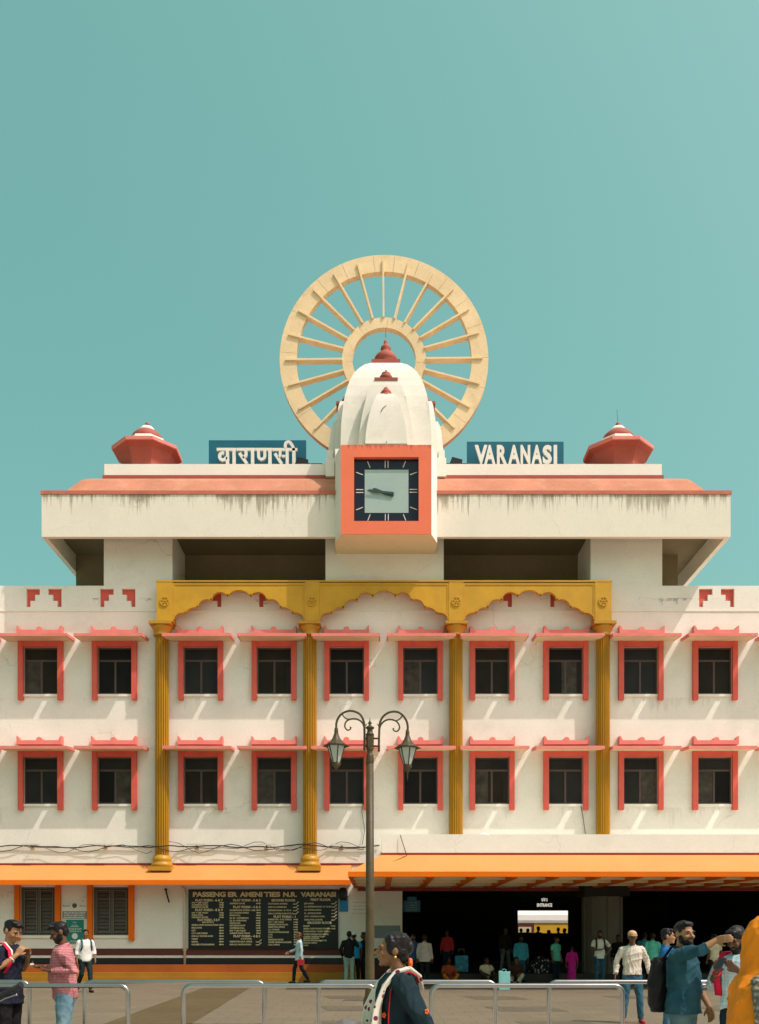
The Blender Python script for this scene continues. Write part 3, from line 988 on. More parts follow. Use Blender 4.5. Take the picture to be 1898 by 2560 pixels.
# ---- octagonal kiosk caps on the roof corners
for sx_, Xc in ((-1, PX(348, 34.4)), (1, PX(1566, 34.4))):
    Yc, Zr = 35.6, PZ(1097, 34.4)
    ap8 = 1.0 / math.cos(math.pi / 8)
    mb = MB()
    body = [(0.80, 18.1), (0.84, 18.95), (0.92, 19.2), (1.0, 19.42), (1.17, Zr - 0.03)]
    mb.lathe([(r * ap8, z) for r, z in body], (Xc, Yc, 0), 8, rot=math.pi / 8, smooth=False)
    kb = bpart(mb, 'roof_kiosk', M['kiosk'])
    MB().lathe([(1.16 * ap8, Zr - 0.03), (1.20 * ap8, Zr), (1.20 * ap8, Zr + 0.11), (0.9 * ap8, Zr + 0.2)], (Xc, Yc, 0), 8, rot=math.pi / 8, smooth=False).build('rim', M['coral'], kb)
    MB().lathe([(0.74 * ap8, Zr + 0.16), (0.66 * ap8, Zr + 0.48)], (Xc, Yc, 0), 8, rot=math.pi / 8, smooth=False).build('white_step', M['white'], kb)
    MB().lathe([(0.58, Zr + 0.48), (0.60, Zr + 0.58), (0.53, Zr + 0.72), (0.40, Zr + 0.84)], (Xc, Yc, 0), 20).build('red_step', M['redband'], kb)
    MB().lathe([(0.31, Zr + 0.84), (0.29, Zr + 0.94), (0.20, Zr + 1.04), (0.07, Zr + 1.09)], (Xc, Yc, 0), 20).build('cap_dome', M['white'], kb)
    MB().ball((Xc, Yc, Zr + 1.15), 0.09).build('finial_ball', M['redband'], kb)
    if sx_ > 0:
        MB().tube([(Xc, Yc, Zr + 1.22), (Xc - 0.04, Yc, Zr + 1.72)], 0.007, 5).build('lightning_rod', M['cable'], kb)
# ------------------------------------------------------------------ great spoked wheel behind the tower
WY = 37.2
wx, wz = PX(960.3, WY), PZ(898, WY)
WR = 261 * WY / F
wh = tag(empty('wheel_sculpture', (wx, WY, 18.1)), 'giant tan spoked wheel standing upright behind the white tower', 'wheel')
R_in, H_out, H_in = 219 * WY / F, 104.7 * WY / F, 79 * WY / F
DT = 0.27
zc = wz - 18.1


def ring_seg(a0, a1, r0, r1, y0, y1, skew=0.0, n=6):
    mb = MB()
    rings = []
    for k in range(n + 1):
        a = a0 + (a1 - a0) * k / n
        ai, ao = a - skew, a + skew
        rings.append([(r0 * math.cos(ai), y0, zc + r0 * math.sin(ai)), (r1 * math.cos(ao), y0, zc + r1 * math.sin(ao)),
                      (r1 * math.cos(ao), y1, zc + r1 * math.sin(ao)), (r0 * math.cos(ai), y1, zc + r0 * math.sin(ai))])
    return mb.quad_grid(rings, True, True, True)


joints = sorted([math.radians(a) for a in (96, 114, 130, 152, 176, 196, 214, 238, 262, 282, 302, 322, 344, 1, 20, 36, 52, 70, 84)])
for k in range(len(joints)):
    a0 = joints[k]
    a1 = joints[(k + 1) % len(joints)] + (2 * math.pi if k == len(joints) - 1 else 0)
    ring_seg(a0 + 0.0014, a1 - 0.0014, R_in, WR, 0, DT, 0.012 * (1 if k % 2 else -1) * 0, 8).build('rim_segment', M['tan'], wh)
hj = [math.radians(a) for a in (85, 128, 184, 232, 300, 355, 46)]
hj.sort()
for k in range(len(hj)):
    a0 = hj[k]
    a1 = hj[(k + 1) % len(hj)] + (2 * math.pi if k == len(hj) - 1 else 0)
    ring_seg(a0 + 0.003, a1 - 0.003, H_in, H_out, 0, DT, 0, 14).build('hub_segment', M['tan'], wh)
sp_me = MB().box(H_out - 0.01, R_in + 0.01, 0.0, DT - 0.02, -0.035, 0.035).box(H_out - 0.01, WR * 0.945, -0.06, 0.0, -0.035, 0.035).mesh('spoke', M['tan'])
for k in range(24):
    a = 2 * math.pi * k / 24 + math.radians(0.5)
    put(sp_me, 'spoke', wh, (0, 0, zc), (0, -a, 0))
MB().box(-1.2, 1.2, 0.05, DT - 0.05, 0.0, zc - R_in + 0.0).build('stand', M['tan'], wh)

# ------------------------------------------------------------------ rooftop name signs
LY, BY = 35.12, 35.42
sg = tag(empty('name_sign', (PX(644, BY), BY, 18.1)), 'blue board with white Devanagari letters on the left roof parapet', 'sign', 'rooftop name signs')
ox, oy, oz = sg.location


def sgx(x):
    return PX(500 + x / 5.9, LY) - ox


def sgz(y):
    return PZ(1090 + y / 5.9, LY) - oz


MB().box(PX(522, BY) - ox, PX(765.6, BY) - ox, 0, 0.06, 0.15, PZ(1100.5, BY) - oz).build('board', M['signblue'], sg)
LF, LB = LY - 0.10 - oy, LY - oy


def vbar(x0, x1, y0, y1):
    return lambda mb: mb.prism([(sgx(x0), sgz(y1)), (sgx(x1), sgz(y1)), (sgx(x1), sgz(y0)), (sgx(x0), sgz(y0))], LF, LB)


def stroke(pts, w):
    def fn(mb):
        P = [Vector((sgx(x), sgz(y))) for x, y in pts]
        ww = w / 5.9 * LY / F / 2
        left, right = [], []
        for i in range(len(P)):
            d = (P[min(i + 1, len(P) - 1)] - P[max(i - 1, 0)]).normalized()
            nn = Vector((-d.y, d.x))
            left.append(P[i] + nn * ww)
            right.append(P[i] - nn * ww)
        for i in range(len(P) - 1):
            mb.prism([right[i], right[i + 1], left[i + 1], left[i]], LF, LB)
    return fn


def arc(cx, cy, rx, ry, a0, a1, n=14):
    return [(cx + rx * math.cos(math.radians(a0 + (a1 - a0) * k / n)), cy - ry * math.sin(math.radians(a0 + (a1 - a0) * k / n))) for k in range(n + 1)]


glyphs = [
    [vbar(253, 545, 194, 234), vbar(388, 435, 234, 470), stroke(arc(345, 318, 50, 52, 70, 350), 46), vbar(485, 530, 234, 470)],
    [vbar(549, 820, 194, 234), stroke([(684, 234), (684, 285)] + arc(640, 290, 44, 36, 0, -80, 6) + [(636, 322)], 44), stroke([(588, 268), (700, 428)], 46), vbar(757, 803, 234, 470)],
    [vbar(824, 1069, 194, 234), stroke([(869, 234), (869, 310)] + arc(915, 312, 46, 48, 180, 360, 10) + [(961, 234)], 42), vbar(1012, 1060, 234, 470)],
    [vbar(1073, 1438, 196, 236), stroke([(1187, 236), (1187, 285)] + arc(1150, 290, 37, 36, 0, -80, 6), 40), stroke([(1110, 275), (1212, 430)], 44), vbar(1212, 1272, 298, 328), vbar(1268, 1312, 236, 470),
     vbar(1365, 1413, 236, 470), stroke([(1389, 236), (1380, 190), (1362, 150), (1340, 120)] + arc(1308, 150, 46, 46, 45, 170, 8) + [(1262, 175), (1270, 200)], 42)],
]
for gl in glyphs:
    mb = MB()
    for fn in gl:
        fn(mb)
    mb.build('letter', M['offwhite'], sg)

se = tag(empty('name_sign', (PX(1288, BY), BY, 18.1)), 'blue board reading VARANASI in white capitals on the right roof parapet', 'sign', 'rooftop name signs')
ox2 = se.location.x
MB().box(PX(1167.6, BY) - ox2, PX(1409.5, BY) - ox2, 0, 0.06, 0.15, PZ(1104, BY) - 18.1).build('board', M['signblue'], se)
zb_, zt_ = PZ(1163.5, LY) - 18.1, PZ(1115.5, LY) - 18.1
hcap = zt_ - zb_
edges = [(1187, 1218), (1210, 1238), (1242, 1267), (1270, 1299), (1301, 1325), (1328, 1355), (1356, 1379), (1383.5, 1392)]
for ch, (a, b_) in zip('VARANASI', edges):
    me = text_mesh(ch, 1.0, 0.05, 0.040)
    vs_ = np.array([v.co for v in me.vertices])
    lo, hi = vs_.min(0), vs_.max(0)
    x0, x1 = PX(a, LY) - ox2, PX(b_, LY) - ox2
    for v in me.vertices:
        v.co.x = x0 + (v.co.x - lo[0]) / (hi[0] - lo[0]) * (x1 - x0)
        v.co.z = zb_ + (v.co.z - lo[2]) / (hi[2] - lo[2]) * hcap
        v.co.y = LF if v.co.y < 0 else LB
    me.materials.append(M['offwhite'])
    put(me, 'letter', se)
for q in (sg, se):                                   # stand-off posts and back frame
    x0 = (PX(522, BY) - ox) if q is sg else (PX(1167.6, BY) - ox2)
    x1 = (PX(765.6, BY) - ox) if q is sg else (PX(1409.5, BY) - ox2)
    for fx in (0.08, 0.5, 0.92):
        MB().box(x0 + (x1 - x0) * fx - 0.03, x0 + (x1 - x0) * fx + 0.03, 0.062, 0.12, 0.0, 1.6).build('post', M['black'], q)
    MB().box(x0 if q is se else x1, (x0 - 0.85) if q is se else (x1 + 0.6), 0.02, 0.06, 1.05, 1.09).build('side_rail', M['black'], q)
# floodlights beside the signs, masonry stubs beside the tower
for nm, px, lab in (('floodlight', 752, 'black floodlight at the right end of the Devanagari sign'), ('floodlight', 1137, 'black floodlight between the tower and the VARANASI sign')):
    fl = tag(empty('floodlight', (PX(px, 35.0), 35.0, 18.33)), lab, 'floodlight', 'rooftop floodlights')
    MB().prism([(-0.28, 0.36), (0.22, 0.36), (0.28, 0.72), (-0.1, 0.82)], -0.12, 0.1).build('housing', M['black'], fl)
    MB().box(-0.05, 0.05, -0.03, 0.03, 0.0, 0.4).build('bracket', M['black'], fl)
for px, sz in ((826, 1), (1104, -1)):
    x = PX(px, 34.3)
    mb = MB().box(x - 0.16, x + 0.16, 34.15, 34.6, 18.086, 18.75).box(x - 0.11 * 1, x + 0.11, 34.2, 34.5, 18.75, 19.05)
    bpart(mb, 'masonry_stub', M['white'])
# ------------------------------------------------------------------ ground-floor eave, canopy, plinth
EY = 32.8
ex1 = -1.0
ez_b, ez_t, ez_w = PZ(2212, EY), PZ(2200.5, EY), PZ(2163.5, W)
ev = MB()
ev.quad_grid([[(x, EY, ez_b), (x, EY, ez_t), (x, W - 0.002, ez_w), (x, W - 0.002, ez_b + 0.12)] for x in (XL, ex1)][::-1], True, True, True)
eave = bpart(ev, 'eave', M['orange'])
MB().face([(XL, EY + 0.01, ez_t + 0.008), (ex1, EY + 0.01, ez_t + 0.008), (ex1, W - 0.02, ez_w + 0.004), (XL, W - 0.02, ez_w + 0.004)]).build('eave_top', M['orange_top'], eave)
MB().box(XL, ex1 + 0.9, W - 0.03, W - 0.003, ez_w + 0.005, ez_w + 0.075).build('eave_flashing', M['darkred'], eave)

CNY, CNX0, CNX1 = 27.2, -0.9, 17.0
cz_b, cz_t = PZ(2192, CNY), PZ(2179.5, CNY)
CPY, CPX = 28.15, 0.06
cp_z0, cp_z1 = PZ(2137, CPY), PZ(2086, CPY)
can = MB()
can.box(CNX0, CNX1, CNY, CNY + 0.12, cz_b, cz_t)
can.box(CNX0, CNX0 + 0.12, CNY + 0.12, W - 0.002, cz_b, cz_t)
canopy = bpart(can, 'entrance_canopy', M['orange'])
mb = MB()
mb.face([(CNX0, CNY, cz_t + 0.004), (CNX1, CNY, cz_t + 0.004), (CNX1, CPY, cp_z0), (CPX, CPY, cp_z0)])
mb.face([(CNX0, W - 0.01, cz_t + 0.004), (CNX0, CNY, cz_t + 0.004), (CPX, CPY, cp_z0), (CPX, W - 0.01, cp_z0)])
mb.build('canopy_slope', M['orange_top'], canopy)
MB().box(CPX, CNX1, CPY, CPY + 0.18, cp_z0 - 0.2, cp_z1).box(CPX, CPX + 0.18, CPY + 0.18, W - 0.002, cp_z0 - 0.2, cp_z1).build('canopy_parapet', M['white'], canopy)
MB().box(CPX - 0.02, CNX1, CPY - 0.02, CPY - 0.001, cp_z0 - 0.01, cp_z0 + 0.055).build('canopy_flashing', M['darkred'], canopy)
MB().box(CPX + 0.18, CNX1, CPY + 0.18, W - 0.003, cp_z0 + 0.05, cp_z0 + 0.1).build('canopy_roof', M['wall'], canopy)
MB().box(CNX0 + 0.12, CNX1, CNY + 0.12, W - 0.004, cz_b + 0.10, cz_b + 0.14).build('canopy_ceiling', M['cream'], canopy)
bm_me = MB().box(-0.09, 0.09, CNY + 0.125, W - 0.01, cz_b - 0.03, cz_b + 0.099).mesh('beam', M['orange'])
k = 0
x = PX(1081, CNY) - 0.03 - 1.2
while x < CNX1:
    if x > CNX0 + 0.3:
        put(bm_me, 'beam', canopy, (x, 0, 0))
    x += 1.2
for yb in (28.6, 30.4, 32.2):
    MB().box(CNX0 + 0.12, CNX1, yb, yb + 0.14, cz_b + 0.0, cz_b + 0.098).build('batten', M['cream'], canopy)
MB().box(CNX0 + 0.12, CNX1, W - 0.14, W - 0.012, cz_b - 0.10, cz_b + 0.02).build('rear_beam', M['darkred'], canopy)

# bands and stepped plinth of the left wing
PXE = PX(1003, W)
bpart(MB().box(XL, PXE, W - 0.015, W, PZ(2388.5, W), PZ(2371.5, W)), 'brown_band', M['brown'])
bpart(MB().box(XL, PXE, W - 0.022, W, PZ(2412, W), PZ(2395, W)), 'black_band', M['blackband'])
px_end = PX(905, 33.3)
bpart(MB().box(XL, px_end, 33.5, W - 0.001, 0, 0.575), 'plinth', M['plinth'])
st = MB().box(XL, px_end, 33.22, 33.499, 0, 0.31).box(XL, px_end, 33.14, 33.219, 0, 0.16)
bpart(st, 'plinth_step', M['yellow'])
bpart(MB().box(px_end + 0.02, EN_X0, 33.72, W - 0.001, 0, 0.56), 'plinth', M['brown'])

# ground-floor windows with louvres
gsl_me = None
for gi, (a, b_) in enumerate(GWIN):
    w2, cxw = (b_ - a) / 2, (a + b_) / 2
    h2 = GZ1 - GZ0
    fr = MB()
    fr.box(-w2, w2, 0.05, 0.12, 0, 0.06).box(-w2, w2, 0.05, 0.12, h2 - 0.07, h2).box(-w2, -w2 + 0.08, 0.05, 0.12, 0.06, h2 - 0.07).box(w2 - 0.08, w2, 0.05, 0.12, 0.06, h2 - 0.07)
    fr.box(-0.035, 0.035, 0.053, 0.12, 0.06, h2 - 0.07).box(-w2 + 0.08, w2 - 0.08, 0.058, 0.12, h2 * 0.74, h2 * 0.74 + 0.05)
    o = put(fr.mesh('window', M['winmetal']), 'window', B, (cxw, 0, GZ0))
    for s in (-1, 1):
        MB().box(min(s * (w2 + 0.005), s * (w2 + 0.19)), max(s * (w2 + 0.005), s * (w2 + 0.19)), -0.13, -0.002, -0.19, h2 + 0.05).build('surround_jamb', M['orange'], o)
        # pale inner casement bars
        xi0, xi1 = (0.05, w2 - 0.10) if s > 0 else (-w2 + 0.10, -0.05)
        cb = MB().box(xi0, xi0 + 0.035, 0.035, 0.052, 0.09, h2 - 0.1).box(xi1 - 0.035, xi1, 0.035, 0.052, 0.09, h2 - 0.1).box(xi0 + 0.035, xi1 - 0.035, 0.036, 0.052, h2 - 0.135, h2 - 0.1).box(xi0 + 0.035, xi1 - 0.035, 0.036, 0.052, 0.09, 0.12)
        cb.build('casement', M['stone'], o)
        sl = MB()
        sl.quad_grid([[(xx, 0.075, -0.055), (xx, 0.082, -0.06), (xx, 0.135, 0.055), (xx, 0.128, 0.06)] for xx in (xi0 + 0.036, xi1 - 0.036)], True, True, True)
        me = sl.mesh('slat', M['slat'])
        nsl = 12
        for q in range(nsl):
            zq = 0.15 + (h2 - 0.3) * q / (nsl - 1)
            put(me, 'slat', o, (0, 0, zq), (math.radians(random.uniform(-5, 5)), 0, 0))
    MB().box(-w2, w2, 0.15, 0.16, 0.0, h2).build('backing', M['dark'], o)
    MB().box(-w2, w2, -0.05, 0.05, -0.10, -0.001).build('sill', M['white'], o)

# ---- entrance hall behind the opening
HB = 50.0
hall = MB()
hz = 3.6
hx0, hx1 = EN_X0 + 0.002, EN_X1 - 0.002
dx0, dx1, dz1 = PX(1295, HB), PX(1420, HB), PZ(2277, HB)
hall.face([(hx0, W + 0.4, hz), (hx0, HB, hz), (hx1, HB, hz), (hx1, W + 0.4, hz)][::-1])
hall.face([(hx0, W + 0.4, 0), (hx0, HB, 0), (hx0, HB, hz), (hx0, W + 0.4, hz)])
hall.face([(hx1, HB, 0), (hx1, W + 0.4, 0), (hx1, W + 0.4, hz), (hx1, HB, hz)])
hall.face([(hx0, HB, 0), (dx0, HB, 0), (dx0, HB, hz), (hx0, HB, hz)])
hall.face([(dx1, HB, 0), (hx1, HB, 0), (hx1, HB, hz), (dx1, HB, hz)])
hall.face([(dx0, HB, dz1), (dx1, HB, dz1), (dx1, HB, hz), (dx0, HB, hz)])
hall.face([(hx0, W + 0.43, EN_Z - 0.02), (hx1, W + 0.43, EN_Z - 0.02), (hx1, W + 0.43, hz), (hx0, W + 0.43, hz)])
hall.face([(hx1, W + 0.44, EN_Z - 0.02), (hx0, W + 0.44, EN_Z - 0.02), (hx0, W + 0.44, hz), (hx1, W + 0.44, hz)])
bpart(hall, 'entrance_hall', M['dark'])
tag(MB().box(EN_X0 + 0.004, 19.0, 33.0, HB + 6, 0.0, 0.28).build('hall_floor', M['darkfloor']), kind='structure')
bpart(MB().box(dx0 - 0.02, dx1 + 0.02, HB - 0.12, HB - 0.04, 0.28, PZ(2333, HB)), 'crowd_dark_fill', M['dark'])  # added dark sheet standing in for the crowd's dark mass below the heads
# faceted pillar carrying the front
pl_me = MB()
n8 = 16
ring = []
for k in range(n8):
    a = 2 * math.pi * (k + 0.5) / n8
    r = 0.70 if k % 2 == 0 else 0.685
    ring.append((r * math.cos(a), r * math.sin(a)))
pl_me.quad_grid([[(7.89 + x_, 33.75 + y_, z) for x_, y_ in ring] for z in (0.28, PZ(2241, 33.1))], True, True, True)
pil = bpart(pl_me, 'entrance_pillar', M['stone'])
MB().box(7.89 - 0.78, 7.89 + 0.78, 32.97, 34.53, PZ(2241, 33.1), cz_b + 0.09).build('pillar_head', M['dark'], pil)
for k in range(n8):                                   # stone strips standing off the pillar
    a = 2 * math.pi * (k + 0.5) / n8
    if math.sin(a) < 0.3 and k % 2 == 0:
        cx_p, cy_p = 7.89 + 0.69 * math.cos(a), 33.75 + 0.69 * math.sin(a)
        c, s = math.cos(a), math.sin(a)
        q = [(cx_p + c * u - s * v, cy_p + s * u + c * v) for u, v in ((-0.02, -0.10), (0.035, -0.10), (0.035, 0.10), (-0.02, 0.10))]
        MB().quad_grid([[(x_, y_, z) for x_, y_ in q] for z in (0.285, PZ(2242, 33.1) - 0.01)], True, True, True).build('facing_strip', M['stone'], pil)

# railway coach seen through the hall's far doorway
tr = tag(empty('train_coach', (9.6, 63, 0)), 'silver and yellow railway coach glimpsed through the dark entrance hall', 'train')
cr = MB()
sec = [(0.0, 0.9), (0.0, 2.42)]
MB().box(-11, 11, 0, 2.9, 0.9, 2.40).build('coach_side', M['coachyellow'], tr)
cs = [(-0.05, 2.42), (-0.08, 2.6), (0.0, 2.95), (0.25, 3.3), (0.8, 3.65), (1.45, 3.75), (2.1, 3.65), (2.65, 3.3), (2.9, 2.95), (2.95, 2.42)]
MB().quad_grid([[(xx, y_, z_) for y_, z_ in cs] for xx in (-11, 11)][::-1], True, True, True).build('coach_roof', M['coach'], tr)
MB().box(-0.02 + PX(1296, 62.9) - 9.6, PX(1336, 62.9) - 9.6, -0.06, -0.01, PZ(2333, 62.9), PZ(2309, 62.9)).build('dark_panel', M['brown'], tr)
MB().box(PX(1297, 62.8) - 9.6, PX(1329, 62.8) - 9.6, -0.1, -0.061, PZ(2331, 62.8), PZ(2317.5, 62.8)).build('route_plate', M['lettering'], tr)
for xx in (-7, 7):
    MB().box(xx - 1.4, xx + 1.4, 0.3, 2.6, 0.02, 0.9).build('bogie', M['black'], tr)

# ------------------------------------------------------------------ boards and notices on the wall
bx0_, bx1_ = PX(472, W), PX(846, W)
bz0_, bz1_ = PZ(2372, W), PZ(2224, W)
BZ = 33.90
ab = tag(empty('amenities_board', ((bx0_ + bx1_) / 2, W, bz0_)), 'long black board headed PASSENGER AMENITIES N.R. VARANASI with cream lists', 'notice board')
abx = ab.location.x
MB().box(bx0_ - abx, bx1_ - abx, -0.08, -0.004, 0, bz1_ - bz0_).build('panel', M['board'], ab)


def btext(s, px, py, h, w=None, align='LEFT', off=0.004, fname='text_line'):
    """a line of lettering: cap height h photo pixels, optional total width w photo pixels"""
    hh_ = h * K
    me = text_mesh(s, hh_ / 0.72, 0.0, off, 1.0, 1.0, align)
    vs_ = np.array([v.co for v in me.vertices])
    if len(vs_) == 0:
        return
    if w:
        sx_ = (w * K) / (vs_[:, 0].max() - vs_[:, 0].min())
        for v in me.vertices:
            v.co.x *= sx_
    me.materials.append(M['lettering'])
    put(me, fname, ab, (PX(px, BZ + 0.01) - abx, -0.084, PZ(py, BZ) - bz0_))


S4 = 1 / 4.13
for s, xa, xb in (('PASSENG', 90, 428), ('ER', 452, 552), ('AMENI', 582, 815), ('TIES', 828, 998), ('N.R.', 1022, 1165), ('VARANASI', 1210, 1575)):
    btext(s, 460 + xa * S4, 2200 + 172 * S4, 11.5, (xb - xa) * S4, off=0.012, fname='heading')


def head(s, xc, y, w):
    btext(s, 460 + (xc - w / 2) * S4, 2200 + y * S4, 5.6, w * S4, off=0.006, fname='heading')


arrow_me = MB().prism([(-0.085, -0.018), (0.03, -0.018), (0.03, -0.04), (0.085, 0), (0.03, 0.04), (0.03, 0.018), (-0.085, 0.018)], -0.004, 0).mesh('arrow', M['lettering'])
up_me = MB().prism([(-0.10, -0.028), (0.02, -0.028), (0.085, 0.045), (0.11, 0.035), (0.105, 0.075), (0.065, 0.07), (0.01, 0.002), (-0.10, 0.002)], -0.004, 0).mesh('arrow', M['lettering'])


def lines(x, xa, rows):
    for y, s, w, arr in rows:
        btext(s, 460 + x * S4, 2200 + (y + 7) * S4, 3.5, w * S4)
        if arr:
            p = (PX(460 + xa * S4, BZ) - abx, -0.084, PZ(2200 + y * S4, BZ) - bz0_)
            put(up_me if arr == 'u' else arrow_me, 'arrow', ab, p, (0, math.pi if arr == 'l' else 0, 0) if arr != 'u' else (0, 0, 0))


head('PLAT FORM - 6 & 7', 258, 221, 282)
lines(80, 388, [(236, 'PAY & USE TOILET', 172, 'r'), (258, 'CATERING STALL', 172, 'r'), (281, 'DRINKING WATER', 172, 'r')])
head('PLAT FORM - 8 & 9', 257, 321, 284)
lines(80, 388, [(340, 'PAY & USE TOILET', 172, 'r'), (363, 'FOOD STALL', 120, 'r'), (386, 'DRINKING WATER', 172, 'r')])
head('PLAT FORM - 8 & 9', 254, 424, 228)
btext('(IInd ENTRY)', 460 + 188 * S4, 2200 + 443 * S4, 3.2, 118 * S4)
lines(78, 385, [(465, 'GENERAL TICKET BOOKING OFFICE', 276, 'l'), (494, 'ESCALATOR', 108, 'l'), (523, 'LIFT', 44, 'l'), (551, 'C.I.T. LINE OFFICE', 164, 'l'), (580, 'NON A.C. WAITING ROOM', 220, 'l'),
                (609, 'TOILET', 68, 'l'), (638, 'URINAL', 68, 'l'), (667, 'CAR BIKE CYCLE PARKING', 236, 'l')])
head('PLAT FORM - 2 & 3', 648, 221, 282)
lines(472, 770, [(243, 'DRINKING WATER', 160, 'r')])
head('PLAT FORM - 4 & 5', 648, 291, 282)
lines(472, 768, [(313, 'MAGISTRATE OFFICE - NER', 268, 'l'), (340, 'C.I.T. STATION OFFICE', 196, 'l'), (366, 'BOOK STALL', 112, 'l'), (393, 'Dy. S.S. - COMMERCIAL', 198, 'r'), (420, 'Dy. S.S. OPERATING', 172, 'r'), (446, 'FOOD PLAZA', 112, 'r'),
                 (471, 'ICE CREAM SHOP', 160, 'r'), (497, 'CATERING STALL', 154, 'r'), (524, 'PAY & USE TOILET', 168, 'l'), (550, 'CUMSUM FOOD TRACK', 212, 'l')])
head('PLAT FORM - 4 & 5', 648, 592, 276)
btext('(1st FLOOR)', 460 + 588 * S4, 2200 + 614 * S4, 3.2, 110 * S4)
lines(472, 770, [(637, 'INSPECTOR G.R.P. OFFICE', 230, 'u'), (667, 'NON A.C. WAITING ROOM', 220, 'u')])
head('SECOND FLOOR', 1028, 221, 248)
lines(870, 1155, [(246, 'STATE BANK OF INDIA', 200, 'u'), (280, 'NON A.C. DORMITORY', 192, 'u'), (314, 'RETIRING ROOM - 01 TO 13', 236, 'u'), (347, 'NON A.C. RETIRING ROOM 09 TO 21', 256, 'u')])
head('PLAT FORM - 1', 1038, 391, 226)
lines(870, 1155, [(409, 'INSPECTOR - R.P.F. OFFICE', 240, 'r'), (436, 'PAY & USE TOILET', 164, 'r'), (461, 'REFRESH FOOD PLAZA', 206, 'r'), (487, 'DIRECTOR OFFICE', 170, 'r'), (513, 'A.C. LOUNGE', 116, 'r'), (539, 'CLOAK ROOM/LUGGAGE', 214, 'l'),
                  (565, 'A.T.M.', 48, 'l'), (591, 'P.C.O.', 46, 'l'), (617, 'DRINKING WATER', 158, 'l'), (643, 'WATER VENDING MACHINE', 240, 'l'), (669, 'C.M.I. OFFICE', 118, 'l')])
head('FIRST FLOOR', 1412, 215, 210)
lines(1243, 1550, [(243, 'JAN AAHAR', 102, 'u'), (276, 'A.C. RETIRING ROOM - 01 TO 08', 272, 'u'), (310, 'A.C. WAITING ROOM', 176, 'u'), (344, 'SL. - WAITING ROOM', 174, 'u'), (377, 'CCTV - CONTROL ROOM', 210, 'u'), (411, 'EXECUTIVE LOUNGE', 188, 'u')])
head('GROUND FLOOR', 1400, 453, 254)
lines(1233, 1542, [(476, 'ENQUIRY', 68, 'r'), (503, 'GENERAL TICKET BOOKING COUNTER', 276, 'r'), (532, 'INTERNATIONAL TOURIST BUREAU', 276, ''), (561, 'TOURIST INFORMATION CENTER', 262, ''), (585, 'CURRENT RESERVATION &', 230, ''), (604, 'REFUND COUNTER', 164, ''),
                   (625, 'ESCALATOR (Nagaliam P.F.5)', 240, ''), (650, 'SCHOOL OFFICE', 140, ''), (675, 'A.C.A.', 54, '')])


def notice(name, label, x0, x1, y0, y1, m, cat, dy=0.05):
    o = tag(empty(name, (PX((x0 + x1) / 2, W), W, PZ(y1, W))), label, cat)
    w2 = (x1 - x0) / 2 * K
    MB().box(-w2, w2, -dy, -0.004, 0, (y1 - y0) * K).build('panel', m, o)
    return o, w2, (y1 - y0) * K, dy


def scribbles(o, x0, x1, z, h, m, y, seed):
    """a line of small print too fine to read: a row of short letter-like marks under a head line"""
    r = random.Random(seed)
    mb = MB()
    x = x0
    while x < x1:
        w = r.uniform(0.02, 0.05)
        mb.box(x, min(x + w, x1), y - 0.003, y, z, z + h * r.uniform(0.55, 1.0))
        x += w + r.uniform(0.008, 0.03)
    mb.build('text_line', m, o)


o, w2, h2, dy = notice('notice_board', 'white notice board with crest and grey-blue text panel between the ground-floor windows', 155, 220, 2256, 2299.3, M['offwhite'], 'notice board', 0.04)
MB().box(-w2 + 0.03, w2 - 0.02, -dy - 0.006, -dy - 0.001, 0.03, 0.30).build('text_panel', M['greyblue'], o)
for q in range(3):
    scribbles(o, -w2 + 0.10, w2 - 0.08, 0.06 + 0.08 * q, 0.045, M['offwhite'], -dy - 0.0065, q)
MB().lathe([(0.085, 0), (0.085, 0.01)], n=16).build('crest', M['winmetal'], o).matrix_local = Matrix.Translation((0.0, -dy, 0.50)) @ Matrix.Rotation(math.radians(90), 4, 'X')
for s in (-1, 1):
    scribbles(o, s * 0.30 - 0.12, s * 0.30 + 0.12, 0.47, 0.05, M['winmetal'], -dy - 0.001, 9 + s)
o, w2, h2, dy = notice('poster', 'green poster with white print and round emblem below the white notice board', 166, 209.5, 2299.8, 2359, M['green'], 'poster', 0.03)
for q, (zf, ww) in enumerate(((0.88, .06), (0.76, .10), (0.70, .15), (0.62, .24), (0.56, .22), (0.49, .24), (0.10, .17), (0.045, .24))):
    scribbles(o, -ww, ww, h2 * zf, 0.03, M['offwhite'], -dy - 0.001, 20 + q)
MB().lathe([(0.105, 0), (0.105, 0.008)], n=20).build('emblem', M['offwhite'], o).matrix_local = Matrix.Translation((0, -dy, h2 * 0.31)) @ Matrix.Rotation(math.radians(90), 4, 'X')
notice('blue_sign', 'small bright blue sign plate beside the amenities board', 849, 870.5, 2249, 2279.5, M['brightblue'], 'sign', 0.03)
o, w2, h2, dy = notice('paper_notice', 'large pale paper notice on the wall left of the entrance', 876, 946, 2245, 2291, M['wall'], 'notice', 0.02)
for q in range(4):
    scribbles(o, -w2 + 0.1, w2 - 0.3, 0.1 + 0.13 * q, 0.02, M['stone'], -dy - 0.001, 40 + q)
o, w2, h2, dy = notice('paper_notice', 'grey paper notice on the white pier beside the entrance opening', 934, 1001, 2314, 2345, M['greyblue'], 'notice', 0.02)
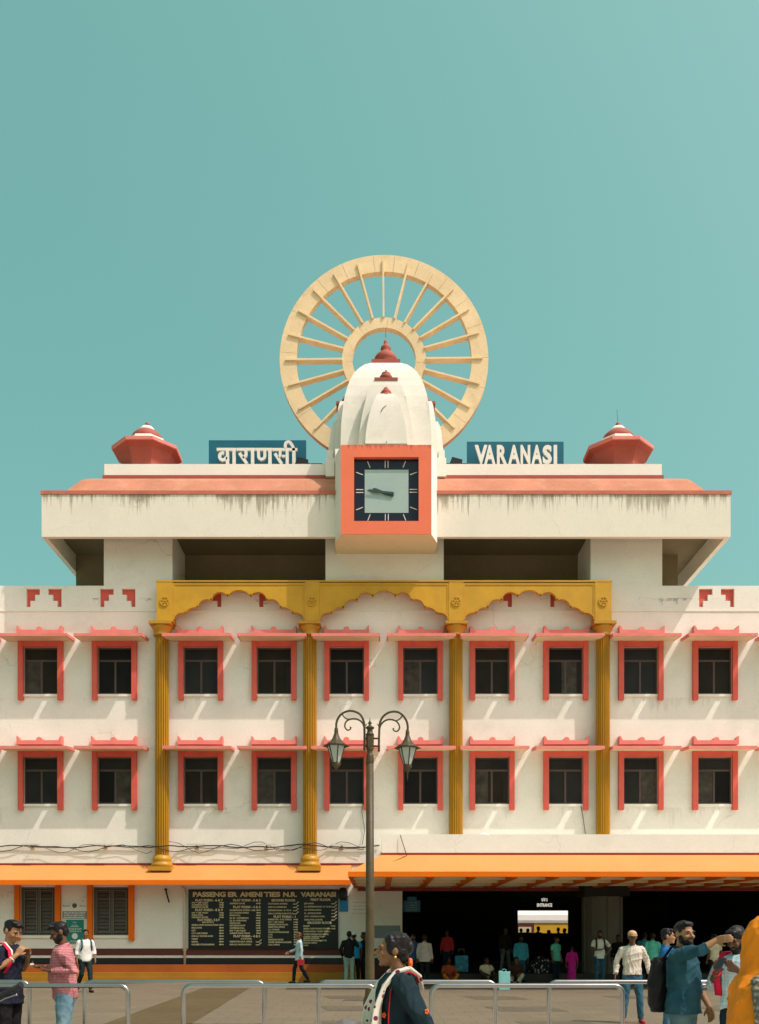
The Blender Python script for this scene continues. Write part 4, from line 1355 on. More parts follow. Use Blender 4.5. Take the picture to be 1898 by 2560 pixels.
# blue sign inside the entrance
o = tag(empty('blue_sign', (PX(1030, 34.2), 34.2, 2.45)), 'dim blue hanging sign just inside the entrance near the white pier', 'sign')
MB().box(-0.30, 0.30, 0, 0.04, 0, 0.42).build('panel', M['signblue'], o)
MB().box(-0.16, 0.16, 0, 0.04, 0.42, 0.55).build('top_plate', M['signblue'], o)
for q in range(4):
    scribbles(o, -0.2, 0.2, 0.06 + 0.085 * q, 0.04, M['greyblue'], -0.001, 60 + q)
MB().tube([(-0.2, 0.02, 0.5), (-0.2, 0.02, 1.1)], 0.01, 5).tube([(0.2, 0.02, 0.5), (0.2, 0.02, 1.1)], 0.01, 5).build('hanger', M['cable'], o)
# ENTRANCE lettering hung in the opening
EYY = 33.9
M['litletter'] = mat('backlit_letter', (0.7, 0.68, 0.6), 0.5)          # back-lit sign letters
M['litletter'].node_tree.nodes['Principled BSDF'].inputs['Emission Color'].default_value = (1, 0.96, 0.85, 1)
M['litletter'].node_tree.nodes['Principled BSDF'].inputs['Emission Strength'].default_value = 0.35
o = tag(empty('entrance_sign', (PX(1361.5, EYY), EYY, PZ(2268, EYY))), 'white lettering ENTRANCE with Hindi word above it hanging in the dark opening', 'sign')
me = text_mesh('ENTRANCE', 0.155, 0.004, 0.006)
vs_ = np.array([v.co for v in me.vertices])
sx_ = (38 * EYY / F) / (vs_[:, 0].max() - vs_[:, 0].min())
for v in me.vertices:
    v.co.x = v.co.x * sx_ - 19 * EYY / F
me.materials.append(M['litletter'])
put(me, 'lettering', o, (0, 0.0, 0.02))
hd = MB()                                             # the Hindi word for entrance, stroke by stroke
u = 0.0142
for x0, x1, z0, z1 in ((-8, 8, 5.4, 6.4), (-5.2, -4.2, 0, 5.4), (-7.6, -6.8, 2.6, 5.4), (-7.6, -5, 2.0, 2.8), (-6.6, -5.2, 0.2, 1.0), (-0.2, 0.8, 0, 5.4), (-2.8, -2.0, 2, 4.2), (-2.6, 0, 1.6, 2.4), (-2.6, 0, 3.8, 4.6), (6.4, 7.4, 0, 5.4), (3.0, 3.8, 2.4, 5.4), (3.0, 5.4, 2.0, 2.8), (4.6, 5.4, 0.2, 2.2), (-1.4, -0.6, 6.4, 8.2), (-2.2, -1.2, 7.6, 8.4)):
    hd.box(x0 * u, x1 * u, -0.004, 0.004, 0.20 + z0 * u * 1.15, 0.20 + z1 * u * 1.15)
hd.build('hindi_lettering', M['litletter'], o)
MB().tube([(-0.3, 0.035, 0.45), (-0.3, 0.035, 0.95)], 0.01, 5).tube([(0.3, 0.035, 0.45), (0.3, 0.035, 0.95)], 0.01, 5).build('hanger', M['cable'], o)

# speaker, pipe, bracket
o = tag(empty('loudspeaker', (PX(858.5, W), W, PZ(2251, W))), 'black rounded speaker box on the wall above the small blue sign', 'speaker')
MB().lathe([(0.10, 0), (0.16, 0.08), (0.165, 0.3), (0.12, 0.42), (0.03, 0.45)], (0, -0.1, 0), 16, sy=0.6).build('housing', M['black'], o)
MB().box(-0.03, 0.03, -0.05, -0.002, 0.15, 0.3).build('bracket', M['black'], o)
o = tag(empty('downpipe', (PX(463, W), W - 0.06, 0.575)), 'thin white drainpipe running down beside the black amenities board', 'pipe')
MB().tube([(0, 0, 0), (0, 0, PZ(2236, W) - 0.575), (-0.02, 0, PZ(2222, W) - 0.575), (-0.12, 0.03, PZ(2219, W) - 0.575)], 0.045, 10).build('pipe', M['pvc'], o)
for z in (0.5, 1.6, 2.4):
    MB().box(-0.07, 0.07, -0.02, 0.058, z, z + 0.04).build('clip', M['pvc'], o)
o = tag(empty('wall_bracket', (PX(422, W), W, PZ(2258, W))), 'dark stub of pipe sticking out of the wall left of the drainpipe', 'bracket')
MB().tube([(-0.1, -0.03, 0.48), (-0.04, -0.12, 0.30), (0.06, -0.22, 0.02)], 0.028, 8).lathe([(0.05, 0.46), (0.05, 0.52)], (-0.1, -0.03, 0), 10).build('stub', M['black'], o)

# ------------------------------------------------------------------ cables strung along the wall above the eave
def cable(name, label, pts, r, n=6, sag=0.0):
    o = tag(empty(name, (pts[0][0], W, ez_w)), label, 'cable', 'cables along the wall')
    P = [Vector((p[0] - pts[0][0], p[1] - W, p[2] - ez_w)) for p in pts]
    MB().tube(P, r, n).build('strand', M['cable'], o)
    return o


def wavy(x0, x1, zc_, amp, seed, y=33.93, step=0.28):
    r = random.Random(seed)
    out = []
    x = x0
    ph = r.uniform(0, 6)
    while x < x1:
        z = zc_ + amp * math.sin(x * 1.9 + ph) * 0.6 + amp * math.sin(x * 4.3 + ph * 2) * 0.4 + r.uniform(-0.012, 0.012)
        near = min(abs(x - c) for c in COLX)
        yy = y - (0.50 * math.exp(-(near / 0.42) ** 4))
        out.append((x, yy, z))
        x += step * (0.5 if near < 0.7 else 1)
    return out


zc_ = PZ(2117, W)
cable('wall_cable', 'thick bundled black cable strung along the wall above the orange eave', wavy(-14, 0.0, zc_, 0.05, 1), 0.022)
cable('wall_cable', 'thinner sagging cable looping just below the main wall cable', wavy(-14, -0.3, zc_ - 0.06, 0.14, 2, 33.92), 0.013)
cable('wall_cable', 'loose wire weaving over the wall cables between the ochre columns', wavy(-7.4, -0.5, zc_ - 0.04, 0.22, 5, 33.86), 0.010)
cable('wall_cable', 'slack wire drooping from the cables left of the first column', wavy(-12.5, -8.0, zc_ - 0.05, 0.20, 8, 33.86), 0.010)
cable('drop_wire', 'thin wire dropping from the lower window beside the lamp post to the cables', [(PX(910, W), 33.96, PZ(1995, W)), (PX(905, W), 33.9, PZ(2030, W)), (PX(912, W), 33.95, PZ(2075, W)), (PX(906, W), 33.9, PZ(2112, W))], 0.011)
cable('drop_wire', 'thin wire hanging from the lower window beside the rightmost column', [(PX(1452, W), 33.96, PZ(2013, W)), (PX(1458, W), 33.93, PZ(2050, W)), (PX(1463, W), 33.95, PZ(2085, W))], 0.012)
cable('stay_wire', 'white stay wire from the canopy parapet down to its orange slope', [(PX(1001, 28.1), 28.1, PZ(2088, 28.1)), (PX(1017, 28.0), 28.0, PZ(2139, 28.0))], 0.012)
cable('stay_wire', 'long thin wire lying diagonally across the orange canopy slope', [(PX(1017, 28.0), 28.03, PZ(2139, 28.0)), (PX(938, 27.25), 27.42, PZ(2174, 27.42))], 0.008)
# lamp brackets on the cable run
for i, px in enumerate((83, 265, 494, 668, 855)):
    lab = ['leftmost white tube-lamp bracket above the eave', 'white tube-lamp bracket left of the first ochre column', 'white tube-lamp bracket right of the first ochre column', 'white tube-lamp bracket left of the second ochre column', 'white tube-lamp bracket beside the lamp post'][i]
    o = tag(empty('tube_lamp', (PX(px, W), W, PZ(2119, W))), lab, 'lamp', 'tube lamps above the eave')
    MB().box(-0.33, 0.33, -0.30, -0.25, 0.06, 0.11).build('tube', M['pvc'], o)
    MB().tube([(0, -0.001, 0.0), (0, -0.14, 0.06), (0, -0.26, 0.075)], 0.018, 6).build('arm', M['cable'], o)
    MB().box(-0.06, 0.06, -0.03, -0.001, -0.05, 0.07).build('plate', M['pvc'], o)
# satellite dish on the canopy roof
o = tag(empty('satellite_dish', (PX(1212, 31.5), 31.5, cp_z0 + 0.1)), 'small white satellite dish peeking over the canopy parapet', 'dish')
prof_d = [(0.02, 0.0), (0.15, 0.012), (0.27, 0.045)]
MB().lathe(prof_d + [(0.27, 0.05), (0.15, 0.02)], n=20).build('reflector', M['offwhite'], o).matrix_local = Matrix.Translation((0, 0, 0.66)) @ Matrix.Rotation(math.radians(62), 4, 'X')
MB().tube([(0, 0.05, 0), (0, 0.05, 0.66)], 0.02, 8).build('mast', M['stone'], o)
# ------------------------------------------------------------------ lamp post
LPY = 15.7
lp = tag(empty('lamp_post', (PX(925, LPY), LPY, 0)), 'bronze double-arm lamp post with two hexagonal lanterns in front of the station', 'lamp post')
lpx = PX(925, LPY)


def lz(y):
    return PZ(y, LPY)


def lx(x):
    return PX(x, LPY) - lpx


def ly(cx, cy):                                       # zoom-crop pixels to local x, z
    return (lx(780 + cx / 5.507), lz(1760 + cy / 5.507))


pr = 0.062
mb = MB()
mb.lathe([(0.16, 0), (0.16, 0.12), (0.12, 0.16), (0.11, 0.55), (0.085, 0.62), (0.078, 0.7), (0.070, 2.0), (pr, lz(1910))], n=20)
mb.build('pole', M['bronze'], lp)
prof = []
zz = [(1910, .062), (1908, .066), (1898, .066), (1893, .060), (1889, .062), (1886, .050), (1880, .040), (1874, .056), (1871, .068)]
MB().lathe([(r, lz(y)) for y, r in zz], n=20).build('collar', M['bronze'], lp)
MB().lathe([(.060, lz(1871)), (.062, lz(1868)), (.066, lz(1850)), (.066, lz(1838))], n=6, smooth=False).build('hexagonal_block', M['bronze'], lp)
MB().lathe([(r, lz(y)) for y, r in ((1838, .070), (1835, .066), (1832, .048), (1824, .044), (1822, .062), (1820, .074), (1818.5, .072), (1815, .035), (1812, .016), (1809, .032), (1806, .03), (1803, .012), (1800, .008), (1794, .002))], n=18).build('finial', M['bronze'], lp)


def arm_curve(pts, r, par, nm='arm'):
    P = [(*(ly(x, y)),) for x, y in pts]
    # smooth by Catmull-Rom
    Q = []
    for i in range(len(P) - 1):
        p0, p1, p2, p3 = P[max(i - 1, 0)], P[i], P[i + 1], P[min(i + 2, len(P) - 1)]
        for k in range(5):
            t_ = k / 5
            Q.append(tuple(0.5 * ((2 * p1[j]) + (-p0[j] + p2[j]) * t_ + (2 * p0[j] - 5 * p1[j] + 4 * p2[j] - p3[j]) * t_ ** 2 + (-p0[j] + 3 * p1[j] - 3 * p2[j] + p3[j]) * t_ ** 3) for j in (0, 1)))
    Q.append(P[-1])
    rr = r if not isinstance(r, tuple) else [r[0] + (r[1] - r[0]) * i / (len(Q) - 1) for i in range(len(Q))]
    return MB().tube([(x, 0, z) for x, z in Q], rr, 8).build(nm, M['bronze'], par)


for side in (-1, 1):
    if side < 0:
        main = [(722, 640), (724, 480), (722, 320), (712, 235), (670, 150), (600, 108), (510, 95), (420, 130), (365, 190), (338, 260), (335, 325)]
        scroll = [(724, 330), (700, 265), (650, 222), (590, 205), (530, 210), (480, 235), (455, 280), (458, 325), (490, 360), (525, 350), (537, 325), (522, 318)]
        leaf = [(420, 140), (440, 175), (480, 205), (520, 210)]
        hx_ = 335
    else:
        main = [(922, 655), (924, 480), (930, 330), (940, 250), (980, 175), (1050, 122), (1130, 105), (1200, 118), (1260, 165), (1305, 240), (1320, 310), (1318, 355)]
        scroll = [(928, 345), (950, 285), (1000, 235), (1060, 215), (1120, 220), (1170, 245), (1200, 290), (1205, 335), (1175, 375), (1135, 370), (1118, 345), (1130, 335)]
        leaf = [(1245, 155), (1225, 190), (1190, 220), (1140, 232)]
        hx_ = 1316
    ar = arm_curve(main, 0.0185, lp)
    arm_curve(scroll, (0.016, 0.011), ar, 'scroll')
    arm_curve(leaf, 0.011, ar, 'brace')
    spk = [(724, 310), (742, 290), (762, 272)] if side < 0 else [(926, 310), (912, 290), (894, 272)]
    arm_curve(spk, (0.014, 0.004), ar, 'spur')
    for yy in (475, 580):
        (xa, za) = ly(724 if side < 0 else 922, yy)
        MB().tube([(xa, 0, za), (0.05 * side, 0, za)], 0.016, 8).build('stud', M['bronze'], ar)
    dz = 0.0 if side < 0 else (ly(0, 0)[1] - ly(0, 30)[1])
    X0 = ly(hx_, 0)[0]
    lt = put(MB().lathe([(.0, 0), (.0, 0)], n=3).mesh('lantern', M['bronze']), 'lantern', lp) if False else None
    yo = 0 if side < 0 else 28

    def L(y):
        return ly(0, y + yo)[1]
    roof_l = MB()
    # scalloped bell roof, twelve flutes
    rings = []
    for (r, y) in ((.020, 328), (.030, 335), (.026, 350), (.036, 372), (.030, 385), (.038, 420), (.060, 470), (.095, 515), (.145, 545), (.205, 585)):
        n = 36
        ring = []
        for k in range(n):
            a = 2 * math.pi * k / n
            f = 1 + (0.05 * math.cos(12 * a) if y > 400 else 0)
            f *= 1 + (0.07 * math.cos(6 * a + 0.3) if y > 560 else 0)
            ring.append((X0 + r * f * math.cos(a), r * f * math.sin(a), L(y)))
        rings.append(ring)
    roof_l.quad_grid(rings[::-1], True, True, True, 0, True)
    lan = roof_l.build('lantern', M['bronze'], lp)
    hex_ = [2 * math.pi * k / 6 + math.pi / 6 + 0.25 for k in range(6)]
    rt, rb_ = 0.150, 0.062
    zt_, zbm = L(580), L(820)
    for k in range(6):
        a, b_ = hex_[k], hex_[(k + 1) % 6]
        p0, p1 = (X0 + rt * math.cos(a), rt * math.sin(a), zt_), (X0 + rt * math.cos(b_), rt * math.sin(b_), zt_)
        p2, p3 = (X0 + rb_ * math.cos(b_), rb_ * math.sin(b_), zbm), (X0 + rb_ * math.cos(a), rb_ * math.sin(a), zbm)
        MB().face([p3, p2, p1, p0]).build('pane', M['lanternglass'], lan)
        MB().tube([p0, p3], 0.0105, 6).build('glazing_bar', M['bronze'], lan)
    MB().lathe([(0.012, L(900 if side < 0 else 920)), (0.03, L(885)), (0.070, L(845)), (0.072, L(815)), (0.064, L(808))], (X0, 0, 0), 12).build('bottom_cup', M['bronze'], lan)
    if side > 0:
        MB().lathe([(.002, L(1060 - 28)), (.010, L(1010 - 28)), (.006, L(990 - 28)), (.014, L(975 - 28)), (.008, L(960 - 28)), (.022, L(935 - 28)), (.02, L(915 - 28)), (.008, L(900 - 28))], (X0, 0, 0), 12).build('drop_finial', M['bronze'], lan)

# ------------------------------------------------------------------ steel crowd barriers, two staggered rows
def barrier(xa, xb, Y, label, row):
    zt = 1.095
    o = tag(empty('crowd_barrier', ((PX(xa, Y) + PX(xb, Y)) / 2, Y, 0)), label, 'barrier', 'steel barriers across the forecourt')
    h = (PX(xb, Y) - PX(xa, Y)) / 2
    r, rc = 0.0245, 0.085
    pts = [(-h, 0, 0.0), (-h, 0, zt - rc)]
    for k in range(1, 7):
        a = math.pi - k * math.pi / 2 / 6
        pts.append((-h + rc + rc * math.cos(a), 0, zt - rc + rc * math.sin(a)))
    for k in range(0, 7):
        a = math.pi / 2 - k * math.pi / 2 / 6
        pts.append((h - rc + rc * math.cos(a), 0, zt - rc + rc * math.sin(a)))
    pts += [(h, 0, 0.0)]
    MB().tube(pts, r, 12).build('hoop', M['steel'], o)
    MB().tube([(-h + 0.02, 0, 0.48), (h - 0.02, 0, 0.48)], 0.018, 10).build('lower_rail', M['steel'], o)
    for s in (-1, 1):
        MB().lathe([(0.07, 0), (0.07, 0.012), (0.03, 0.02)], (s * h, 0, 0), 14).build('base_plate', M['steel'], o)
    return o


for xa, xb, lab in ((-161, 320, 'steel hoop barrier at the left edge, front row, before the pink-shirted man'), (459, 940, 'steel hoop barrier left of the lamp post, front row'),
                    (1079, 1557, 'steel hoop barrier right of the dark-dressed woman, front row'), (1696, 2175, 'steel hoop barrier behind the pointing man, front row')):
    barrier(xa, xb, 9.9, lab, 0)
for xa, xb, lab in ((-370, 73, 'steel hoop barrier at the left edge, back row'), (212, 661, 'steel hoop barrier behind the gap left of the lamp post, back row'),
                    (797, 1239, 'steel hoop barrier crossing behind the lamp post, back row'), (1373, 1820, 'steel hoop barrier in front of the capped man, back row')):
    barrier(xa, xb, 10.7, lab, 1)

# ------------------------------------------------------------------ luggage and bags
def rbox(w, d, h, r=0.05, n=4):
    """rounded upright case, base at z=0"""
    pts = []
    for cx, cz, a0 in ((w / 2 - r, h - r, 0), (-w / 2 + r, h - r, 90), (-w / 2 + r, r, 180), (w / 2 - r, r, 270)):
        for k in range(n + 1):
            a = math.radians(a0 + 90 * k / n)
            pts.append((cx + r * math.cos(a), cz + r * math.sin(a)))
    return pts


sc_ = tag(empty('suitcase', (PX(1154, 33.4), 33.4, 0.28)), 'turquoise patterned hard suitcase with raised handle standing in the entrance', 'suitcase')
M['suitcase'] = mat('turquoise_shell', (0.02, 0.23, 0.34), 0.35, 0.5, 9.0, 0.1, dirt=0.9, dirtcol=(0.16, 0.42, 0.40), dscale=6)
MB().prism(rbox(0.46, 0.25, 0.58), -0.13, 0.13).build('shell', M['suitcase'], sc_, (0, 0, 0.05), 0.02)
MB().tube([(-0.09, 0, 0.62), (-0.09, 0, 0.85), (0.09, 0, 0.85), (0.09, 0, 0.62)], 0.012, 6).build('handle', M['steel'], sc_)
for s in (-1, 1):
    MB().ball((s * 0.17, 0, 0.03), 0.03).build('wheel', M['black'], sc_)
bag = tag(empty('shopping_bag', (PX(1260.5, 28.1), 28.1, 0)), 'pale turquoise shopping bag standing on the sunlit paving behind the barrier', 'bag')
M['bagcloth'] = mat('pale_turquoise_cloth', (0.22, 0.50, 0.48), 0.8, 0.1, 4.0)
rg = random.Random(3)
pts_b = [(-0.165, 0.0), (0.165, 0.0), (0.175, 0.2), (0.165, 0.42), (0.175, 0.56), (0.11, 0.53), (0.06, 0.56), (-0.02, 0.54), (-0.08, 0.565), (-0.165, 0.56), (-0.16, 0.3)]
MB().prism(pts_b, -0.07, 0.07).build('sack', M['bagcloth'], bag, None, 0.015)
for s in (-1, 1):
    MB().tube([(-0.06, 0.06 * s, 0.54), (-0.05, 0.06 * s, 0.60), (0.0, 0.06 * s, 0.62), (0.05, 0.06 * s, 0.60), (0.06, 0.06 * s, 0.54)], 0.007, 6).build('handle', M['bagcloth'], bag)
hp = tag(empty('luggage_heap', (PX(1352, 33.6), 33.6, 0.28)), 'dark heap of bundles under a white-spotted cloth beside the green-shirted man', 'luggage')
M['spotted'] = mat('spotted_black_cloth', (0.02, 0.02, 0.022), 0.8, 0.1)


def spots(m, scale, col, thr):
    n, l = m.node_tree.nodes, m.node_tree.links
    b = n['Principled BSDF']
    src = b.inputs['Base Color'].links[0].from_socket
    tc = n.new('ShaderNodeTexCoord')
    vo = n.new('ShaderNodeTexVoronoi')
    vo.inputs['Scale'].default_value = scale
    l.new(tc.outputs['Object'], vo.inputs['Vector'])
    lt_ = n.new('ShaderNodeMath')
    lt_.operation = 'LESS_THAN'
    lt_.inputs[1].default_value = thr
    l.new(vo.outputs['Distance'], lt_.inputs[0])
    mx = n.new('ShaderNodeMix')
    mx.data_type = 'RGBA'
    mx.inputs[7].default_value = (*col, 1)
    l.new(lt_.outputs[0], mx.inputs[0])
    l.new(src, mx.inputs[6])
    l.new(mx.outputs[2], b.inputs['Base Color'])
    return m


spots(M['spotted'], 9.0, (0.55, 0.52, 0.46), 0.30)
mb = MB()
rings = []
for i in range(9):
    t_ = i / 8
    ring = []
    for k in range(22):
        a = 2 * math.pi * k / 22
        r = (1 - t_ ** 2.2) ** 0.5 if t_ < 1 else 0.05
        wob = 1 + 0.10 * math.sin(3 * a + 2 * t_) + 0.07 * math.sin(5 * a - 3 * t_)
        ring.append((0.42 * r * wob * math.cos(a), 0.3 * r * wob * math.sin(a), 0.58 * t_ + 0.04 * math.sin(2 * a + 1)))
    rings.append(ring)
mb.quad_grid(rings, True, True, True, 0, True).build('cloth', M['spotted'], hp)
MB().ball((0.42, -0.1, 0.16), 0.2, 0.18, 0.17).build('bundle', M['black'], hp)
# handlebar of a two-wheeler reaching in at the left edge
hb = tag(empty('handlebar', (PX(-40, 9.2), 9.2, 0)), 'black rubber handlebar grip with steel brake lever reaching in at the lower left edge', 'handlebar')
hbx = hb.location.x


def hpt(x, y, Y):
    return (PX(x, Y) - hbx, Y - 9.2, PZ(y, Y))


MB().tube([hpt(-25, 2502, 9.2), hpt(20, 2480, 9.15), hpt(50, 2464, 9.1)], [0.024, 0.025, 0.026], 12).build('grip', M['black'], hb)
MB().lathe([(0.03, 0), (0.034, 0.01), (0.03, 0.02)], n=14).build('grip_end', M['black'], hb).matrix_local = Matrix.Translation(hpt(50, 2464, 9.1)) @ (Vector(hpt(50, 2464, 9.1)) - Vector(hpt(20, 2480, 9.15))).to_track_quat('Z', 'Y').to_matrix().to_4x4()
MB().tube([hpt(-20, 2515, 9.12), hpt(12, 2497, 9.08), hpt(38, 2488, 9.05), hpt(43, 2487, 9.05)], [0.008, 0.007, 0.007, 0.012], 8).build('brake_lever', M['steel'], hb)
MB().tube([hpt(-25, 2502, 9.2), hpt(-70, 2515, 9.25), hpt(-110, 2530, 9.4), (hpt(-110, 2530, 9.4)[0] - 0.1, 0.25, 0.0)], 0.022, 10).build('stem', M['black'], hb)
# ------------------------------------------------------------------ people
def cloth(name, col, pattern=None, col2=(0.6, 0.6, 0.6), scale=30.0, rough=0.85, fold=0.5):
    m = bpy.data.materials.new(name)
    m.use_nodes = True
    n, l = m.node_tree.nodes, m.node_tree.links
    b = n['Principled BSDF']
    b.inputs['Roughness'].default_value = rough
    b.inputs['Specular IOR Level'].default_value = 0.15
    tc = n.new('ShaderNodeTexCoord')
    t1 = n.new('ShaderNodeTexNoise')
    t1.inputs['Scale'].default_value = 7.0
    t1.inputs['Detail'].default_value = 5
    l.new(tc.outputs['Object'], t1.inputs['Vector'])
    r1 = n.new('ShaderNodeMapRange')
    r1.inputs[1].default_value, r1.inputs[2].default_value = 0.3, 0.7
    r1.inputs[3].default_value, r1.inputs[4].default_value = 0.82, 1.12
    l.new(t1.outputs['Fac'], r1.inputs[0])
    base = n.new('ShaderNodeMix')
    base.data_type = 'RGBA'
    base.inputs[6].default_value = (*col, 1)
    base.inputs[7].default_value = (*col2, 1)
    base.inputs[0].default_value = 0.0
    if pattern == 'stripe':
        w = n.new('ShaderNodeTexWave')
        w.bands_direction = 'Z'
        w.inputs['Scale'].default_value = scale
        w.inputs['Distortion'].default_value = 0.8
        w.inputs['Detail'].default_value = 1
        l.new(tc.outputs['Object'], w.inputs['Vector'])
        rr = n.new('ShaderNodeMapRange')
        rr.inputs[1].default_value, rr.inputs[2].default_value = 0.4, 0.6
        l.new(w.outputs['Fac'], rr.inputs[0])
        l.new(rr.outputs[0], base.inputs[0])
    elif pattern == 'check':
        f = None
        for d in ('X', 'Z'):
            w = n.new('ShaderNodeTexWave')
            w.bands_direction = d
            w.inputs['Scale'].default_value = scale
            l.new(tc.outputs['Object'], w.inputs['Vector'])
            if f is None:
                f = w
            else:
                mu = n.new('ShaderNodeMath')
                mu.operation = 'MULTIPLY'
                l.new(f.outputs['Fac'], mu.inputs[0])
                l.new(w.outputs['Fac'], mu.inputs[1])
                l.new(mu.outputs[0], base.inputs[0])
    elif pattern == 'spots':
        vo = n.new('ShaderNodeTexVoronoi')
        vo.inputs['Scale'].default_value = scale
        l.new(tc.outputs['Object'], vo.inputs['Vector'])
        lt_ = n.new('ShaderNodeMath')
        lt_.operation = 'LESS_THAN'
        lt_.inputs[1].default_value = 0.27
        l.new(vo.outputs['Distance'], lt_.inputs[0])
        l.new(lt_.outputs[0], base.inputs[0])
    elif pattern == 'fade':                           # worn denim: paler blotches
        t2 = n.new('ShaderNodeTexNoise')
        t2.inputs['Scale'].default_value = scale
        t2.inputs['Detail'].default_value = 4
        l.new(tc.outputs['Object'], t2.inputs['Vector'])
        rr = n.new('ShaderNodeMapRange')
        rr.inputs[1].default_value, rr.inputs[2].default_value = 0.45, 0.75
        l.new(t2.outputs['Fac'], rr.inputs[0])
        l.new(rr.outputs[0], base.inputs[0])
    vm = n.new('ShaderNodeVectorMath')
    vm.operation = 'SCALE'
    l.new(base.outputs[2], vm.inputs[0])
    l.new(r1.outputs[0], vm.inputs['Scale'])
    l.new(vm.outputs[0], b.inputs['Base Color'])
    t3 = n.new('ShaderNodeTexNoise')
    t3.noise_type = 'RIDGED_MULTIFRACTAL'
    t3.inputs['Scale'].default_value = 5.5
    t3.inputs['Detail'].default_value = 3
    t3.inputs['Distortion'].default_value = 0.8
    l.new(tc.outputs['Object'], t3.inputs['Vector'])
    bp = n.new('ShaderNodeBump')
    bp.inputs['Strength'].default_value = fold
    bp.inputs['Distance'].default_value = 0.025
    l.new(t3.outputs['Fac'], bp.inputs['Height'])
    l.new(bp.outputs[0], b.inputs['Normal'])
    return m


def skin(name, col):
    m = cloth(name, col, rough=0.55, fold=0.05)
    b = m.node_tree.nodes['Principled BSDF']
    b.inputs['Specular IOR Level'].default_value = 0.35
    b.inputs['Subsurface Weight'].default_value = 0.06
    b.inputs['Subsurface Radius'].default_value = (0.02, 0.008, 0.004)
    return m


SK = {'mid': skin('skin_brown', (0.200, 0.092, 0.040)), 'dark': skin('skin_deep_brown', (0.105, 0.047, 0.022)), 'light': skin('skin_light_brown', (0.30, 0.150, 0.068))}
def hair_mat(name, col):
    m = cloth(name, col, rough=0.42, fold=0.0)
    n, l = m.node_tree.nodes, m.node_tree.links
    b = n['Principled BSDF']
    b.inputs['Specular IOR Level'].default_value = 0.22
    tc = n.new('ShaderNodeTexCoord')                  # fine strands running front to back
    mp = n.new('ShaderNodeMapping')
    mp.inputs['Scale'].default_value = (150, 16, 60)
    l.new(tc.outputs['Object'], mp.inputs[0])
    t = n.new('ShaderNodeTexNoise')
    t.inputs['Scale'].default_value = 1.0
    t.inputs['Detail'].default_value = 3
    l.new(mp.outputs[0], t.inputs['Vector'])
    bp = n.new('ShaderNodeBump')
    bp.inputs['Strength'].default_value = 1.0
    bp.inputs['Distance'].default_value = 0.005
    l.new(t.outputs['Fac'], bp.inputs['Height'])
    l.new(bp.outputs[0], b.inputs['Normal'])
    return m


HAIR = hair_mat('black_hair', (0.0075, 0.006, 0.006))
HAIR2 = hair_mat('brown_hair', (0.09, 0.042, 0.018))
EYE = mat('eye_dark', (0.02, 0.014, 0.012), 0.3)
LIP = mat('lip', (0.16, 0.055, 0.04), 0.5)
SHOE = cloth('dark_shoe', (0.02, 0.018, 0.016), rough=0.5)
SHOER = cloth('red_shoe', (0.35, 0.03, 0.04), rough=0.6)

JOBS = []                                             # (object, voxel, smooth iterations, wrinkle amplitude, seed)


def bake_all():
    for o, vox, it, amp, seed in JOBS:
        r = o.modifiers.new('r', 'REMESH')
        r.mode = 'VOXEL'
        r.voxel_size = vox
        r.use_smooth_shade = True
        s = o.modifiers.new('s', 'SMOOTH')
        s.factor = 0.5
        s.iterations = it
    dg = bpy.context.evaluated_depsgraph_get()
    for o, vox, it, amp, seed in JOBS:
        me = bpy.data.meshes.new_from_object(o.evaluated_get(dg))
        me.name = o.name
        old = o.data
        o.modifiers.clear()
        if not me.materials:
            for m in old.materials:
                me.materials.append(m)
        nv = len(me.vertices)
        if amp > 0 and nv:
            co = np.empty(nv * 3)
            me.vertices.foreach_get('co', co)
            co = co.reshape(-1, 3)
            no = np.empty(nv * 3)
            me.vertex_normals.foreach_get('vector', no)
            no = no.reshape(-1, 3)
            r = np.random.default_rng(seed)
            d = np.zeros(nv)
            if seed == 41:                            # long slanting folds of a wrapped shawl
                for k, (fx, fy, fz) in enumerate(((30, 22, 16), (24, 34, -13), (46, 30, 20))):
                    ph = np.sin(0.5 * (co @ np.array((fx, fy, fz))) + 1.1 * np.sin(co @ (r.normal(size=3) * 4)))
                    d += ((1 - np.abs(ph)) ** 2.4 * 2.4 - 0.5) / (1 + 0.4 * k)
            for k in range(6):
                f = r.normal(size=3) * np.array((17, 17, 11)) * (1 + 0.45 * k)
                g = r.normal(size=3) * 8
                ph = np.sin(0.5 * (co @ f) + 1.4 * np.sin(co @ g + r.uniform(0, 6)) + r.uniform(0, 6))
                d += ((1 - np.abs(ph)) ** 2.6 * 2.1 - 0.45) / (1 + 0.35 * k)
            co = co + no * (amp * d / 1.6)[:, None]
            me.vertices.foreach_set('co', co.ravel())
        me.polygons.foreach_set('use_smooth', [True] * len(me.polygons))
        me.update()
        o.data = me
        bpy.data.meshes.remove(old)


def ell(mb, c, r, R=None, n=14, m=9):
    """ellipsoid at c with radii r, optionally rotated by R about the origin"""
    rings = []
    for i in range(m + 1):
        a = -math.pi / 2 + math.pi * i / m
        q = max(math.cos(a), 0.03)
        ring = []
        for k in range(n):
            v = Vector((c[0] + r[0] * q * math.cos(2 * math.pi * k / n), c[1] + r[1] * q * math.sin(2 * math.pi * k / n), c[2] + r[2] * math.sin(a)))
            ring.append(R @ v if R is not None else v)
        rings.append(ring)
    mb.quad_grid(rings, True, True, True, 0, True)


